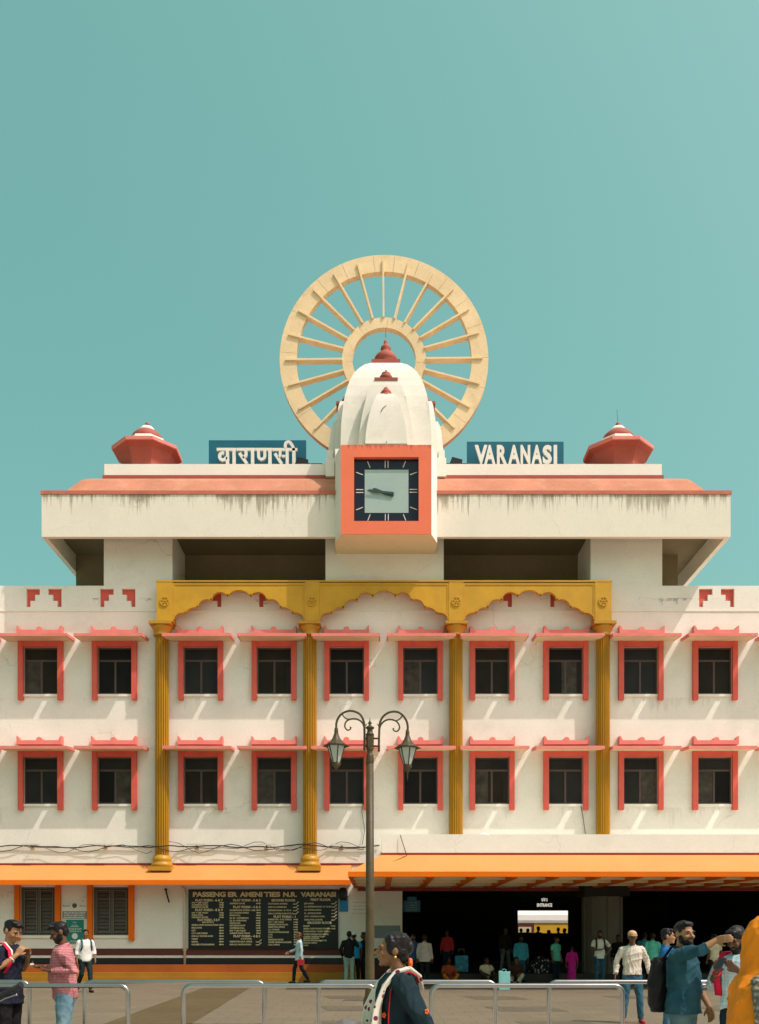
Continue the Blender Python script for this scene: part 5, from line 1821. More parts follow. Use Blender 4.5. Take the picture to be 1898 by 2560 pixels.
def cap_tube(mb, pts, rr, n=12):
    """tube with rounded ends"""
    P = [Vector(p) for p in pts]
    rr = list(rr) if isinstance(rr, (list, tuple)) else [rr] * len(P)
    a, b = (P[0] - P[1]).normalized(), (P[-1] - P[-2]).normalized()
    P = [P[0] + a * rr[0] * 0.8, P[0] + a * rr[0] * 0.45] + P + [P[-1] + b * rr[-1] * 0.45, P[-1] + b * rr[-1] * 0.8]
    rr = [rr[0] * 0.45, rr[0] * 0.85] + rr + [rr[-1] * 0.85, rr[-1] * 0.45]
    mb.tube(P, rr, n)


def column(mb, rows, n=20):
    """stack of horizontal ellipses (z, cx, cy, rx, ry)"""
    rings = [[(cx + rx * math.cos(2 * math.pi * k / n), cy + ry * math.sin(2 * math.pi * k / n), z) for k in range(n)] for z, cx, cy, rx, ry in rows]
    mb.quad_grid(rings, True, True, True, 0, True)


def hand(mb, w, d, nrm, curl=0.5, thick=1.0, spread=1.0, thumb=1):
    """palm and five fingers: w wrist, d hand direction, nrm direction the palm faces (fingers curl to it)"""
    w, d, nrm = Vector(w), Vector(d).normalized(), Vector(nrm)
    nrm = (nrm - d * nrm.dot(d)).normalized()
    s = d.cross(nrm) * thumb                          # side the thumb is on
    # palm as a flat tapered block of three tubes
    for o_, r in ((-0.026, 0.0145), (0.0, 0.016), (0.026, 0.0155)):
        cap_tube(mb, [w + d * 0.005 + s * o_ * 0.6, w + d * 0.05 + s * o_, w + d * 0.088 + s * o_], [r * thick, r * 1.05 * thick, r * 0.9 * thick], 8)
    for i, (o_, ln) in enumerate(((0.031, 0.072), (0.0105, 0.082), (-0.0105, 0.076), (-0.030, 0.060))):
        p = w + d * 0.09 + s * o_ * spread
        pts = [p]
        a = 0.0
        for k, f in enumerate((0.45, 0.32, 0.23)):
            a += curl * (0.55 if k == 0 else 0.8) * (1 + 0.12 * i)
            p = p + (d * math.cos(a) + nrm * math.sin(a) + s * o_ * 0.6 * (1 if k == 0 else 0.3)).normalized() * ln * f
            pts.append(p)
        cap_tube(mb, pts, [0.0098 * thick, 0.0090 * thick, 0.0084 * thick, 0.0075 * thick], 8)
    p = w + d * 0.025 + s * 0.030
    q = p + (s * 0.75 + d * 0.65 + nrm * 0.25).normalized() * 0.036
    q2 = q + (s * 0.15 + d * 0.95 + nrm * 0.35).normalized() * 0.030
    cap_tube(mb, [p, q, q2], [0.0135 * thick, 0.0108 * thick, 0.0088 * thick], 8)


def V3(t):
    return Vector(t)


def person(label, px, Y, H=1.70, yaw=0.0, z0=0.0, sk='mid', near=False, girth=1.0, lean=0.0, side=0.0, belly=0.0, head=(0, 0, 0), hair='short', beard=0,
           shirt=None, sleeve=1.0, collar=True, hem=0.84, loose=1.0, pants=None, skirt=None, shoes=None, arms=None, legs=None, grips=None, crouch=None,
           hairmat=None, extra=None, group='people in the forecourt', hands=(0.55, 0.55), cat='person', neckz=0.0):
    s = H / 1.72
    root = tag(empty('person', (PX(px, Y), Y, z0), math.radians(yaw)), label, cat, group)
    q = lambda v: Vector((v[0] * s, v[1] * s, v[2] * s))
    A = {'ls': (0.178, 0.015, 1.385), 'rs': (-0.178, 0.015, 1.385), 'le': (0.235, 0.035, 1.12), 're': (-0.235, 0.035, 1.12), 'lw': (0.25, -0.04, 0.875), 'rw': (-0.25, -0.04, 0.875)}
    for k in ('ls', 'rs'):
        A[k] = (A[k][0] * (0.9 + 0.1 * girth) + side * 1.0, A[k][1] - lean, A[k][2] + neckz)
    for k in ('le', 're', 'lw', 'rw'):
        A[k] = (A[k][0] + side * 0.7, A[k][1] - lean * 0.7, A[k][2])
    A.update(arms or {})
    L_ = {'lh': (0.088, 0, 0.90), 'rh': (-0.088, 0, 0.90), 'lk': (0.095, -0.015, 0.49), 'rk': (-0.095, -0.015, 0.49), 'la': (0.10, 0.02, 0.085), 'ra': (-0.10, 0.02, 0.085), 'lt': None, 'rt': None}
    L_.update(legs or {})
    for a_, t_ in (('la', 'lt'), ('ra', 'rt')):
        if L_[t_] is None:
            L_[t_] = (L_[a_][0] * 1.15, L_[a_][1] - 0.155, max(L_[a_][2] - 0.055, 0.03))
    g = girth
    tors = [(0.84, 0, 0, .150 * g, .105 * g), (0.93, 0, 0, .160 * g, .112 * g), (1.05, side * .3, -lean * .3 - belly * .4, .145 * g, .102 * g + belly * .6), (1.18, side * .6, -lean * .6 - belly * .25, .155 * g, .110 * g + belly * .4),
            (1.30, side * .85, -lean * .85, .166 * g, .112 * g), (1.39, side, -lean * .95 + .005, .150 * g, .092 * g), (1.445 + neckz, side, -lean + .012, .080, .066)]
    if crouch:
        tors = [(z + crouch, cx, cy, rx, ry) for z, cx, cy, rx, ry in tors]
        for k in A:
            if arms is None or k not in arms:
                A[k] = (A[k][0], A[k][1], A[k][2] + crouch)
    cz = crouch or 0.0
    sc = lambda rows, e=0.0: [(z * s, cx * s, cy * s, (rx + e) * s, (ry + e) * s) for z, cx, cy, rx, ry in rows]
    vb, vc = (0.0068, 0.011) if near else (0.0135, 0.017)
    th = 1.0 if near else 1.25
    # --- body, one continuous skin
    mb = MB()
    column(mb, sc(tors, -0.028 if shirt is not None else -0.004))
    hp_ = Vector((side * 1.05 + head[2] if len(head) > 2 else side, -lean * 1.25 - 0.015, 1.600 + neckz + cz))
    nb = Vector((side, -lean + 0.015, 1.43 + neckz + cz))
    cap_tube(mb, [q(nb - Vector((0, 0, .03))), q(nb + Vector((0, 0, .03))), q(hp_ + Vector((0, 0.02, -0.05)))], [0.062 * s, 0.054 * s, 0.052 * s])
    HR = Matrix.Rotation(math.radians(head[0]), 3, 'Z') @ Matrix.Rotation(math.radians(head[1]), 3, 'X')
    hc = q(hp_)
    def hel(m_, c, r):
        R4 = HR
        rings = []
        n_, k_ = 16, 10
        for i in range(k_ + 1):
            a = -math.pi / 2 + math.pi * i / k_
            w_ = max(math.cos(a), 0.03)
            rings.append([hc + R4 @ (Vector((c[0] + r[0] * w_ * math.cos(2 * math.pi * k / n_), c[1] + r[1] * w_ * math.sin(2 * math.pi * k / n_), c[2] + r[2] * math.sin(a))) * s) for k in range(n_)])
        m_.quad_grid(rings, True, True, True, 0, True)

    def htube(m_, pts, rr):
        cap_tube(m_, [hc + HR @ (Vector(p) * s) for p in pts], [r * s for r in rr], 10)
    hel(mb, (0, 0.015, 0.035), (0.074, 0.092, 0.086))
    hel(mb, (0, -0.022, -0.015), (0.065, 0.072, 0.085))
    hel(mb, (0, -0.036, -0.070), (0.047, 0.052, 0.042))
    hel(mb, (0, -0.076, -0.094), (0.022, 0.020, 0.018))
    htube(mb, [(0, -0.090, 0.020), (0, -0.103, -0.004), (0, -0.117, -0.022)], [0.009, 0.011, 0.0145])
    hel(mb, (0.012, -0.096, -0.026), (0.011, 0.012, 0.009))
    hel(mb, (-0.012, -0.096, -0.026), (0.011, 0.012, 0.009))
    hel(mb, (0, -0.076, 0.027), (0.054, 0.020, 0.013))
    hel(mb, (0, -0.092, -0.050), (0.023, 0.012, 0.0075))
    hel(mb, (0, -0.090, -0.064), (0.020, 0.012, 0.0075))
    for sg_ in (-1, 1):
        hel(mb, (sg_ * 0.038, -0.070, -0.025), (0.024, 0.022, 0.022))
        if hair != 'veil':
            hel(mb, (sg_ * 0.076, 0.012, -0.005), (0.012, 0.024, 0.032))
        fm = MB()
        hel(fm, (sg_ * 0.031, -0.0865, 0.006), (0.0115, 0.0055, 0.0050))
        fm.build('eye', EYE, root)
        fm = MB()
        hel(fm, (sg_ * 0.034, -0.0925, 0.027), (0.021, 0.006, 0.0050))
        fm.build('eyebrow', HAIR, root)
    # arms and hands
    for sd, tb in (('l', 1), ('r', -1)):
        S_, E_, W_ = (q(A[sd + k]) for k in ('s', 'e', 'w'))
        cap_tube(mb, [S_, S_.lerp(E_, 0.5), E_, E_.lerp(W_, 0.4), W_], [0.036 * s * g, 0.040 * s * g, 0.036 * s, 0.037 * s, 0.026 * s])
        gp = (grips or {}).get(sd)
        d = (W_ - E_).normalized()
        if gp:
            hd, hn, cu = Vector(gp[0]), Vector(gp[1]), gp[2]
        else:
            hd, hn, cu = (d + Vector((0, -0.12, -0.3))).normalized(), Vector((-1 if sd == 'l' else 1, -0.2, 0)), hands[0 if sd == 'l' else 1]
        hand(mb, W_, hd, hn, cu, th * s, 1.0, tb if not gp or len(gp) < 4 else gp[3])
    # legs and feet
    for sd in 'lr':
        a_, k_, n_, t_ = (q(L_[sd + x]) for x in ('h', 'k', 'a', 't'))
        cap_tube(mb, [a_ + Vector((0, 0, cz * s)), k_, k_.lerp(n_, 0.35), n_], [0.080 * s * g, 0.054 * s, 0.056 * s, 0.036 * s])
        cap_tube(mb, [n_ + Vector((0, 0.03, -0.04)) * s, n_.lerp(t_, 0.5), t_], [0.034 * s, 0.038 * s, 0.032 * s])
    b_o = mb.build('body', SK[sk] if isinstance(sk, str) else sk, root)
    JOBS.append((b_o, vb, 1 if near else 2, 0.0, 1))
    sd0 = random.randint(0, 10 ** 6)
    # --- clothes
    if shirt is not None:
        mb = MB()
        e = 0.016 * loose
        rows = sc(tors, e)
        if hem < 0.84:
            rows = [(z, cx, cy, max(rx, (0.178 * g + e) * s), max(ry, (0.128 * g + e) * s)) if z < 0.97 * s else (z, cx, cy, rx, ry) for z, cx, cy, rx, ry in rows]
            rows = [(hem * s, 0, 0, (0.186 * g + e) * s, (0.136 * g + e) * s)] + rows
        elif hem > 0.86:
            rows = [r for r in rows if r[0] >= (hem + cz) * s]
            rows = [((hem + cz) * s, rows[0][1], rows[0][2], rows[0][3] * 1.02, rows[0][4] * 1.02)] + rows
        column(mb, rows)
        for sd in 'lr':
            S_, E_, W_ = (q(A[sd + k]) for k in ('s', 'e', 'w'))
            cap_tube(mb, [q((side, -lean, 1.385 + cz)), S_ + Vector((0, 0, -0.005)) * s], [0.062 * s, 0.056 * s * g])
            if sleeve >= 0.99:
                pts = [S_, S_.lerp(E_, 0.5), E_, E_.lerp(W_, 0.5), E_.lerp(W_, 0.93)]
                rr = [0.062 * g, 0.060 * g, 0.053 * g, 0.049, 0.041]
            elif sleeve > 0.6:
                pts = [S_, S_.lerp(E_, 0.5), E_, E_.lerp(W_, 0.35), E_.lerp(W_, 0.42)]
                rr = [0.062 * g, 0.060 * g, 0.054 * g, 0.053, 0.055]
            else:
                pts = [S_, S_.lerp(E_, 0.4), S_.lerp(E_, 0.72)]
                rr = [0.062 * g, 0.063 * g, 0.064 * g]
            mb.tube(pts, [r * s * (0.9 + 0.1 * loose) for r in rr], 14)
        sh = mb.build('shirt', shirt, root)
        JOBS.append((sh, 0.0080 if near else vc, 2, 0.0100 if near else 0.0045, sd0))
        if collar:
            cm = MB()
            c0 = q(nb)
            ring = []
            for k in range(15):
                a = math.radians(-62 + 304 * k / 14)
                ring.append(c0 + Vector((0.066 * math.cos(a) * s, (0.058 * math.sin(a) + 0.0) * s, (0.012 + 0.022 * math.sin(a)) * s)))
            rings = [[p * 1.0 + Vector((0, 0, -0.022 * s)) for p in ring], [p + Vector((0, 0, 0.022 * s)) for p in ring]]
            # a folded band: outer and inner skin
            outer = []
            for p in ring:
                d = Vector((p.x - c0.x, p.y - c0.y, 0)).normalized()
                outer.append((p + d * 0.016 * s + Vector((0, 0, -0.024 * s)), p + d * 0.006 * s + Vector((0, 0, 0.022 * s)), p - d * 0.003 * s + Vector((0, 0, 0.020 * s)), p - d * 0.002 * s + Vector((0, 0, -0.024 * s))))
            cm.quad_grid(outer, True, True, True, 0, True)
            cm.build('collar', shirt, sh)
    if pants is not None:
        mb = MB()
        if not crouch:
            column(mb, sc([(0.80, 0, 0, .162 * g, .112 * g), (0.88, 0, 0, .170 * g, .118 * g), (0.97, 0, 0, .160 * g, .112 * g), (1.02, side * .3, -lean * .3, .152 * g, .108 * g)]))
        else:
            column(mb, sc([(0.78 + cz, 0, 0, .165 * g, .12 * g), (0.88 + cz, 0, 0, .175 * g, .125 * g), (0.98 + cz, 0, 0, .160 * g, .112 * g)]))
        for sd in 'lr':
            a_, k_, n_ = (q(L_[sd + x]) for x in ('h', 'k', 'a'))
            a_ = a_ + Vector((0, 0, cz * s))
            mb.tube([a_, a_.lerp(k_, 0.5), k_, k_.lerp(n_, 0.4), n_ + Vector((0, 0, 0.0))], [0.098 * s * g, 0.086 * s * g, 0.068 * s, 0.064 * s, 0.056 * s], 14)
        po = mb.build('trousers', pants, root)
        JOBS.append((po, vc, 2, 0.006, sd0 + 1))
    if skirt is not None:
        mb = MB()
        column(mb, sc([(0.03, 0, 0.01, .21, .17), (0.25, 0, 0, .195, .155), (0.5, 0, 0, .185, .145), (0.8, 0, 0, .185, .135), (0.95, 0, 0, .168, .122), (1.06, side * .3, -lean * .3, .152, .11)]))
        JOBS.append((mb.build('skirt', skirt, root), vc, 3, 0.010, sd0 + 2))
    # --- shoes
    for sd in 'lr':
        mb = MB()
        n_, t_ = q(L_[sd + 'a']), q(L_[sd + 't'])
        cap_tube(mb, [n_ + Vector((0, 0.035, -0.045)) * s, n_.lerp(t_, 0.5) + Vector((0, 0, -0.012)) * s, t_], [0.042 * s, 0.045 * s, 0.038 * s])
        JOBS.append((mb.build('shoe', shoes or SHOE, root), vc, 2, 0, 0))
    # --- hair
    hm = hairmat or HAIR
    if hair in ('short', 'bun', 'tuft', 'plain'):
        mb = MB()
        hel(mb, (0, 0.030, 0.054) if hair == 'bun' else (0, 0.022, 0.049), (0.080, 0.092, 0.080) if hair == 'bun' else (0.080, 0.094, 0.080))
        hel(mb, (0, 0.048, 0.0), (0.072, 0.060, 0.070))
        if hair in ('short', 'tuft'):
            hel(mb, (0, -0.045, 0.094), (0.060, 0.042, 0.027))
            if hair == 'tuft':
                hel(mb, (0.01, -0.068, 0.100), (0.058, 0.036, 0.026))
                hel(mb, (-0.02, -0.02, 0.118), (0.055, 0.055, 0.022))
                hel(mb, (0.03, -0.092, 0.086), (0.032, 0.022, 0.018))
            for sg_ in (-1, 1):
                hel(mb, (sg_ * 0.070, -0.006, 0.035), (0.011, 0.028, 0.034))
        if hair in ('bun', 'plain'):
            hel(mb, (0, -0.010 if hair == 'bun' else -0.018, 0.080), (0.070, 0.050, 0.040))
            for sg_ in (-1, 1):
                hel(mb, (sg_ * 0.066, 0.0, 0.02), (0.018, 0.05, 0.055))
        if hair == 'bun':
            hel(mb, (0, 0.112, 0.020), (0.046, 0.034, 0.046))
            hel(mb, (0, 0.070, -0.055), (0.052, 0.038, 0.045))
        JOBS.append((mb.build('hair', hm, root), 0.007 if near else 0.014, 1, 0.0055, sd0 + 3))
    elif hair == 'cap':
        mb = MB()
        hel(mb, (0, 0.018, 0.058), (0.086, 0.100, 0.072))
        cp = mb.build('cap', extra.get('capmat'), root)
        JOBS.append((cp, 0.009 if near else 0.013, 2, 0.0, 0))
        bm = MB()
        pts_ = []
        for k in range(13):
            a = math.radians(200 + 140 * k / 12)
            pts_.append((0.080 * math.cos(a), -0.05 + 0.135 * math.sin(a)))
        ring_t = [hc + HR @ (Vector((x, y, 0.050 - 0.22 * max(0, -y - 0.08))) * s) for x, y in pts_]
        ring_b = [p + Vector((0, 0, -0.014 * s)) for p in ring_t]
        nn_ = len(ring_t)
        bb = len(bm.v)
        bm.v += [tuple(p) for p in ring_t] + [tuple(p) for p in ring_b]
        bm.f.append(tuple(range(bb, bb + nn_))); bm.mi.append(0); bm.sm.append(True)
        bm.f.append(tuple(range(bb + nn_, bb + 2 * nn_))[::-1]); bm.mi.append(0); bm.sm.append(True)
        for k in range(nn_):
            j = (k + 1) % nn_
            bm.f.append((bb + k, bb + nn_ + k, bb + nn_ + j, bb + j)); bm.mi.append(0); bm.sm.append(True)
        bm.build('visor', extra.get('visormat') or extra.get('capmat'), cp)
        mb = MB()
        hel(mb, (0, 0.05, 0.0), (0.077, 0.062, 0.06))
        JOBS.append((mb.build('hair', hm, root), 0.010, 2, 0.002, 3))
    if beard:
        mb = MB()
        hel(mb, (0, -0.046, -0.082), (0.053, 0.056, 0.043))
        for sg_ in (-1, 1):
            hel(mb, (sg_ * 0.058, -0.02, -0.050), (0.014, 0.036, 0.045))
        if beard > 1:
            hel(mb, (0, -0.070, -0.10), (0.035, 0.03, 0.03))
        mb2 = MB()
        hel(mb2, (0.014, -0.098, -0.044), (0.018, 0.010, 0.006))
        hel(mb2, (-0.014, -0.098, -0.044), (0.018, 0.010, 0.006))
        bo = mb.build('beard', hm, root)
        JOBS.append((bo, 0.008 if near else 0.013, 1, 0.0, 0))
        mb2.build('moustache', hm, bo)
    info = {'root': root, 's': s, 'A': A, 'q': q, 'hc': hc, 'HR': HR, 'nb': nb, 'L': L_}
    return info


def strap(info, pts, r, m, name='strap'):
    s = info['s']
    P = [Vector(p) * s for p in pts]
    rings = []
    for i, p in enumerate(P):
        t = (P[min(i + 1, len(P) - 1)] - P[max(i - 1, 0)]).normalized()
        out = Vector((p.x, p.y, 0)) - Vector((0, 0, 0))
        w_ = Vector((1, 0, 0)) - t * t.x
        w_.normalize()
        nn = t.cross(w_)
        rings.append([p + w_ * r + nn * 0.006, p - w_ * r + nn * 0.006, p - w_ * r - nn * 0.006, p + w_ * r - nn * 0.006])
    return MB().quad_grid(rings, True, True, True, 0, True).build(name, m, info['root'])


def backpack(info, m, w=0.16, d=0.09, h=0.24, zc=1.18, y0=0.21, near=True):
    s = info['s']
    mb = MB()
    rows = []
    for k in range(9):
        t = k / 8
        f = 1 - 0.35 * abs(2 * t - 1) ** 3
        rows.append(((zc - h + 2 * h * t) * s, 0, (y0 + 0.02 * (1 - t)) * s, w * f * s, d * (f + 0.15 * (1 - t)) * s))
    column(mb, rows)
    o = mb.build('backpack', m, info['root'])
    JOBS.append((o, 0.012 if near else 0.02, 3, 0.006, 77))
    return o
C_ = {
    'navy': cloth('navy_cotton', (0.012, 0.014, 0.026)), 'pink': cloth('pink_striped_cotton', (0.50, 0.22, 0.22), 'stripe', (0.30, 0.085, 0.10), 17.0),
    'jeans_l': cloth('light_jeans', (0.115, 0.215, 0.27), 'fade', (0.20, 0.30, 0.33), 4.0), 'jeans': cloth('blue_jeans', (0.022, 0.075, 0.12), 'fade', (0.07, 0.15, 0.19), 5.0),
    'jeans_d': cloth('dark_jeans', (0.012, 0.022, 0.036)), 'white': cloth('white_shirt_cotton', (0.68, 0.66, 0.60)), 'green_d': cloth('dark_green_twill', (0.016, 0.028, 0.026)),
    'paleblue': cloth('pale_blue_cotton', (0.46, 0.58, 0.60)), 'black': cloth('black_cotton', (0.012, 0.011, 0.012)), 'mint': cloth('pale_green_twill', (0.27, 0.36, 0.30)),
    'blue': cloth('bright_blue_jersey', (0.016, 0.286, 0.546)), 'bluecheck': cloth('blue_check_cotton', (0.02, 0.07, 0.16), 'check', (0.10, 0.17, 0.26), 14.0),
    'beige': cloth('beige_fleece', (0.525, 0.413, 0.362)), 'red': cloth('red_cotton', (0.408, 0.027, 0.031)), 'rust': cloth('rust_cotton', (0.416, 0.072, 0.029)), 'saffron': cloth('saffron_cotton', (0.630, 0.195, 0.018)),
    'brown': cloth('brown_shawl', (0.055, 0.030, 0.018)), 'cream': cloth('cream_cotton', (0.650, 0.546, 0.364)), 'grey': cloth('grey_twill', (0.136, 0.136, 0.120)),
    'teal': cloth('teal_blue_cotton', (0.056, 0.336, 0.448)), 'mintshirt': cloth('mint_jersey', (0.128, 0.570, 0.435)), 'magenta': cloth('magenta_silk', (0.56, 0.012, 0.23), rough=0.6),
    'polo': cloth('white_pique', (0.768, 0.744, 0.660)), 'khakishirt': cloth('pale_sand_cotton', (0.52, 0.46, 0.38)), 'royal': cloth('royal_blue_cotton', (0.012, 0.11, 0.26)),
    'denimshirt': cloth('teal_denim', (0.012, 0.052, 0.072), 'fade', (0.026, 0.080, 0.100), 5.0), 'jeans_g': cloth('grey_blue_jeans', (0.065, 0.125, 0.14), 'fade', (0.11, 0.17, 0.17), 4.0),
    'lightblue': cloth('light_blue_check', (0.38, 0.50, 0.54), 'check', (0.52, 0.60, 0.60), 9.0), 'darkteal': cloth('dark_teal_jersey', (0.010, 0.024, 0.030)),
    'scarf': cloth('white_printed_scarf', (0.62, 0.57, 0.47), 'spots', (0.16, 0.02, 0.045), 17.0), 'orange': cloth('orange_shawl', (0.66, 0.20, 0.008), rough=0.6, fold=0.6),
    'plaid': cloth('grey_plaid', (0.10, 0.10, 0.075), 'check', (0.34, 0.33, 0.25), 10.0), 'capcloth': cloth('sand_cap', (0.46, 0.29, 0.15)), 'visor': cloth('tan_visor', (0.34, 0.20, 0.10)), 'whitecap': cloth('white_cap', (0.66, 0.63, 0.56)),
    'pack': cloth('black_nylon', (0.008, 0.008, 0.009), rough=0.5), 'redstrap': cloth('red_webbing', (0.55, 0.015, 0.05)), 'bagnylon': cloth('grey_nylon', (0.13, 0.125, 0.115), rough=0.5), 'tealpack': cloth('teal_nylon', (0.02, 0.075, 0.075)),
    'belt': cloth('brown_leather', (0.09, 0.04, 0.025), rough=0.5), 'crimson': cloth('crimson_trim', (0.42, 0.012, 0.02)),
}
ORANGE_TOY = mat('orange_flower', (0.75, 0.12, 0.02), 0.5)
GOLDJ = mat('gold_jewellery', (0.75, 0.50, 0.15), 0.3, metallic=0.9)
PHONE = mat('black_phone', (0.01, 0.01, 0.012), 0.2)
ringm = lambda R, r, n=20, k=8: None


def torus(mb, c, R, r, axis=(0, 0, 1), n=18, k=8):
    ax = Vector(axis).normalized()
    u = ax.orthogonal().normalized()
    v = ax.cross(u)
    rings = []
    for i in range(n):
        a = 2 * math.pi * i / n
        d = u * math.cos(a) + v * math.sin(a)
        rings.append([Vector(c) + d * (R + r * math.cos(2 * math.pi * j / k)) + ax * r * math.sin(2 * math.pi * j / k) for j in range(k)])
    mb.quad_grid(rings + [rings[0]], True, False, False, 0, True)


# --- two young men at the left barrier
A1 = person('young man in dark shirt with red backpack strap, head bowed, at the far left', 22, 11.25, 1.79, 78, sk='light', near=True, head=(-8, 24, 0), hair='tuft', shirt=C_['navy'], sleeve=0.5, hem=0.78, pants=C_['black'], lean=0.02,
            arms={'re': (-0.25, 0.0, 1.16), 'rw': (-0.10, -0.165, 1.335), 'le': (0.24, -0.04, 1.16), 'lw': (0.07, -0.20, 1.32)},
            grips={'r': ((0.35, -0.45, 0.8), (0.9, 0.1, 0.3), 0.9), 'l': ((-0.35, -0.35, 0.85), (-0.9, 0.2, 0.3), 0.9)})
strap(A1, [(-0.13, 0.12, 1.30), (-0.135, 0.06, 1.455), (-0.135, -0.02, 1.47), (-0.14, -0.10, 1.38), (-0.15, -0.128, 1.25), (-0.165, -0.06, 1.13)], 0.030, C_['redstrap'], 'strap')
strap(A1, [(-0.105, 0.06, 1.462), (-0.105, -0.02, 1.477), (-0.11, -0.108, 1.385), (-0.12, -0.135, 1.25)], 0.012, C_['white'], 'strap_edge')
mb = MB()
torus(mb, Vector((-0.135, -0.125, 1.29)) * A1['s'], 0.034, 0.006, (0.4, -0.5, 0.7))
mb.build('bracelet', C_['white'], A1['root'])
backpack(A1, C_['redstrap'], 0.15, 0.08, 0.2, 1.22, 0.20)

A2 = person('bearded man in pink striped shirt and pale jeans looking down at his hands', 163, 11.35, 1.775, -78, sk='dark', near=True, girth=1.05, belly=0.045, lean=0.035, head=(4, 24, 0), hair='tuft', beard=1, shirt=C_['pink'], hem=0.85, loose=1.3, pants=C_['jeans_l'],
            arms={'le': (0.27, 0.13, 1.165), 'lw': (0.16, -0.145, 1.165), 're': (-0.25, -0.03, 1.12), 'rw': (-0.06, -0.265, 1.20)},
            grips={'l': ((-0.45, -0.85, 0.1), (-0.2, -0.1, 0.9), 0.75), 'r': ((0.5, -0.8, 0.1), (0.2, 0.0, 1.0), 0.75)})
MB().box(-0.03, 0.03, -0.02, 0.02, -0.012, 0.012).build('small_packet', C_['white'], A2['root'], Vector((0.03, -0.36, 1.235)) * A2['s'], 0.006)

# --- figures by the left wall
A3 = person('young man in white shirt with teal backpack striding past the ground-floor window', 214, 26.9, 1.78, 35, sk='mid', head=(-30, 0, 0), shirt=C_['white'], sleeve=0.75, hem=0.86, pants=C_['green_d'],
            legs={'rk': (-0.10, 0.03, 0.50), 'ra': (-0.13, 0.32, 0.16), 'lk': (0.09, -0.12, 0.50), 'la': (0.10, -0.10, 0.085)}, arms={'le': (0.24, 0.0, 1.12), 'lw': (0.22, -0.12, 0.90)})
backpack(A3, C_['tealpack'], 0.14, 0.08, 0.21, 1.18, 0.19, False)
strap(A3, [(-0.12, 0.1, 1.42), (-0.12, 0.0, 1.47), (-0.125, -0.10, 1.37), (-0.13, -0.125, 1.24), (-0.15, -0.05, 1.12)], 0.022, C_['tealpack'])
strap(A3, [(0.12, 0.1, 1.42), (0.12, 0.0, 1.47), (0.125, -0.10, 1.37), (0.13, -0.125, 1.24), (0.15, -0.05, 1.12)], 0.022, C_['tealpack'])
A4 = person('thin older man in pale blue shirt and navy trousers walking left past the black board', 748, 31.7, 1.71, -78, sk='mid', hairmat=HAIR2, shirt=C_['paleblue'], hem=0.78, pants=C_['jeans_d'], girth=0.92, head=(0, 6, 0),
            legs={'lk': (0.09, 0.08, 0.50), 'la': (0.09, 0.30, 0.13), 'rk': (-0.09, -0.15, 0.51), 'ra': (-0.09, -0.17, 0.085)}, arms={'re': (-0.23, -0.08, 1.14), 'rw': (-0.20, -0.32, 1.06), 'le': (0.23, 0.06, 1.12), 'lw': (0.24, 0.02, 0.88)})
MB().prism(rbox(0.24, 0.05, 0.20, 0.03), -0.04, 0.04).build('red_bag', C_['red'], A4['root'], (0.26, 0.02, 0.62), 0.01).rotation_euler = (0, 0, 1.4)
A5 = person('person in black top and pale green trousers, back turned, reading the board', 873, 31.2, 1.75, 180, sk='dark', shirt=C_['black'], hem=0.86, pants=C_['mint'], arms={'le': (0.27, 0.06, 1.12), 'lw': (0.22, -0.02, 0.90), 're': (-0.28, -0.02, 1.22), 'rw': (-0.16, -0.12, 1.46)})
A6 = person('man in bright blue T-shirt and white cap leaning forward by the wall', 889, 31.9, 1.70, 205, sk='dark', hair='cap', extra={'capmat': C_['whitecap']}, shirt=C_['blue'], sleeve=0.5, hem=0.86, pants=C_['black'], lean=0.10, head=(0, 15, 0),
            arms={'le': (0.28, -0.06, 1.10), 'lw': (0.30, -0.2, 0.92)})
person('dark-clothed person half hidden behind the lamp post', 910, 32.4, 1.72, -60, sk='dark', shirt=C_['black'], pants=C_['black'])
person('person in white cap glimpsed behind the foreground woman', 1012, 32.2, 1.68, 150, sk='mid', hair='cap', extra={'capmat': C_['whitecap']}, shirt=C_['black'], pants=C_['jeans_d'])
person('man in blue checked shirt standing at the edge of the entrance', 1034, 31.4, 1.66, -50, sk='mid', beard=1, shirt=C_['bluecheck'], pants=C_['jeans_d'], hem=0.8)
person('person in beige hooded top, back turned, right of the foreground woman', 1062, 30.7, 1.64, 160, sk='dark', hair='plain', shirt=C_['beige'], pants=C_['black'], loose=1.7, hem=0.80)

# --- people in and before the entrance
GR = 'people waiting in the entrance'
person('woman in red jacket standing in the dark behind the suitcase', 1118, 33.9, 1.52, -20, z0=0.28, sk='dark', hair='plain', shirt=C_['red'], pants=C_['jeans_d'], group=GR)
SIT = dict(crouch=-0.80, legs={'lk': (0.26, -0.32, 0.30), 'la': (0.10, -0.38, 0.07), 'rk': (-0.26, -0.32, 0.30), 'ra': (-0.10, -0.42, 0.07)}, arms={'le': (0.26, -0.10, 0.38), 'lw': (0.16, -0.32, 0.33), 're': (-0.26, -0.10, 0.38), 'rw': (-0.16, -0.32, 0.33)}, group=GR)
person('woman in rust and saffron clothes sitting on the ground by the suitcase', 1122, 32.5, 1.60, 10, sk='dark', hair='plain', shirt=C_['rust'], pants=C_['saffron'], loose=1.8, **SIT)
person('old man in white shirt sitting on the ground left of the turquoise bag', 1216, 32.4, 1.64, 20, sk='dark', shirt=C_['cream'], pants=C_['brown'], sleeve=0.5, head=(20, 0, 0), **SIT)
person('seated woman in brown shawl with cream trousers right of the turquoise bag', 1291, 32.2, 1.66, -15, sk='mid', hair='plain', shirt=C_['brown'], pants=C_['cream'], loose=1.9, **SIT)
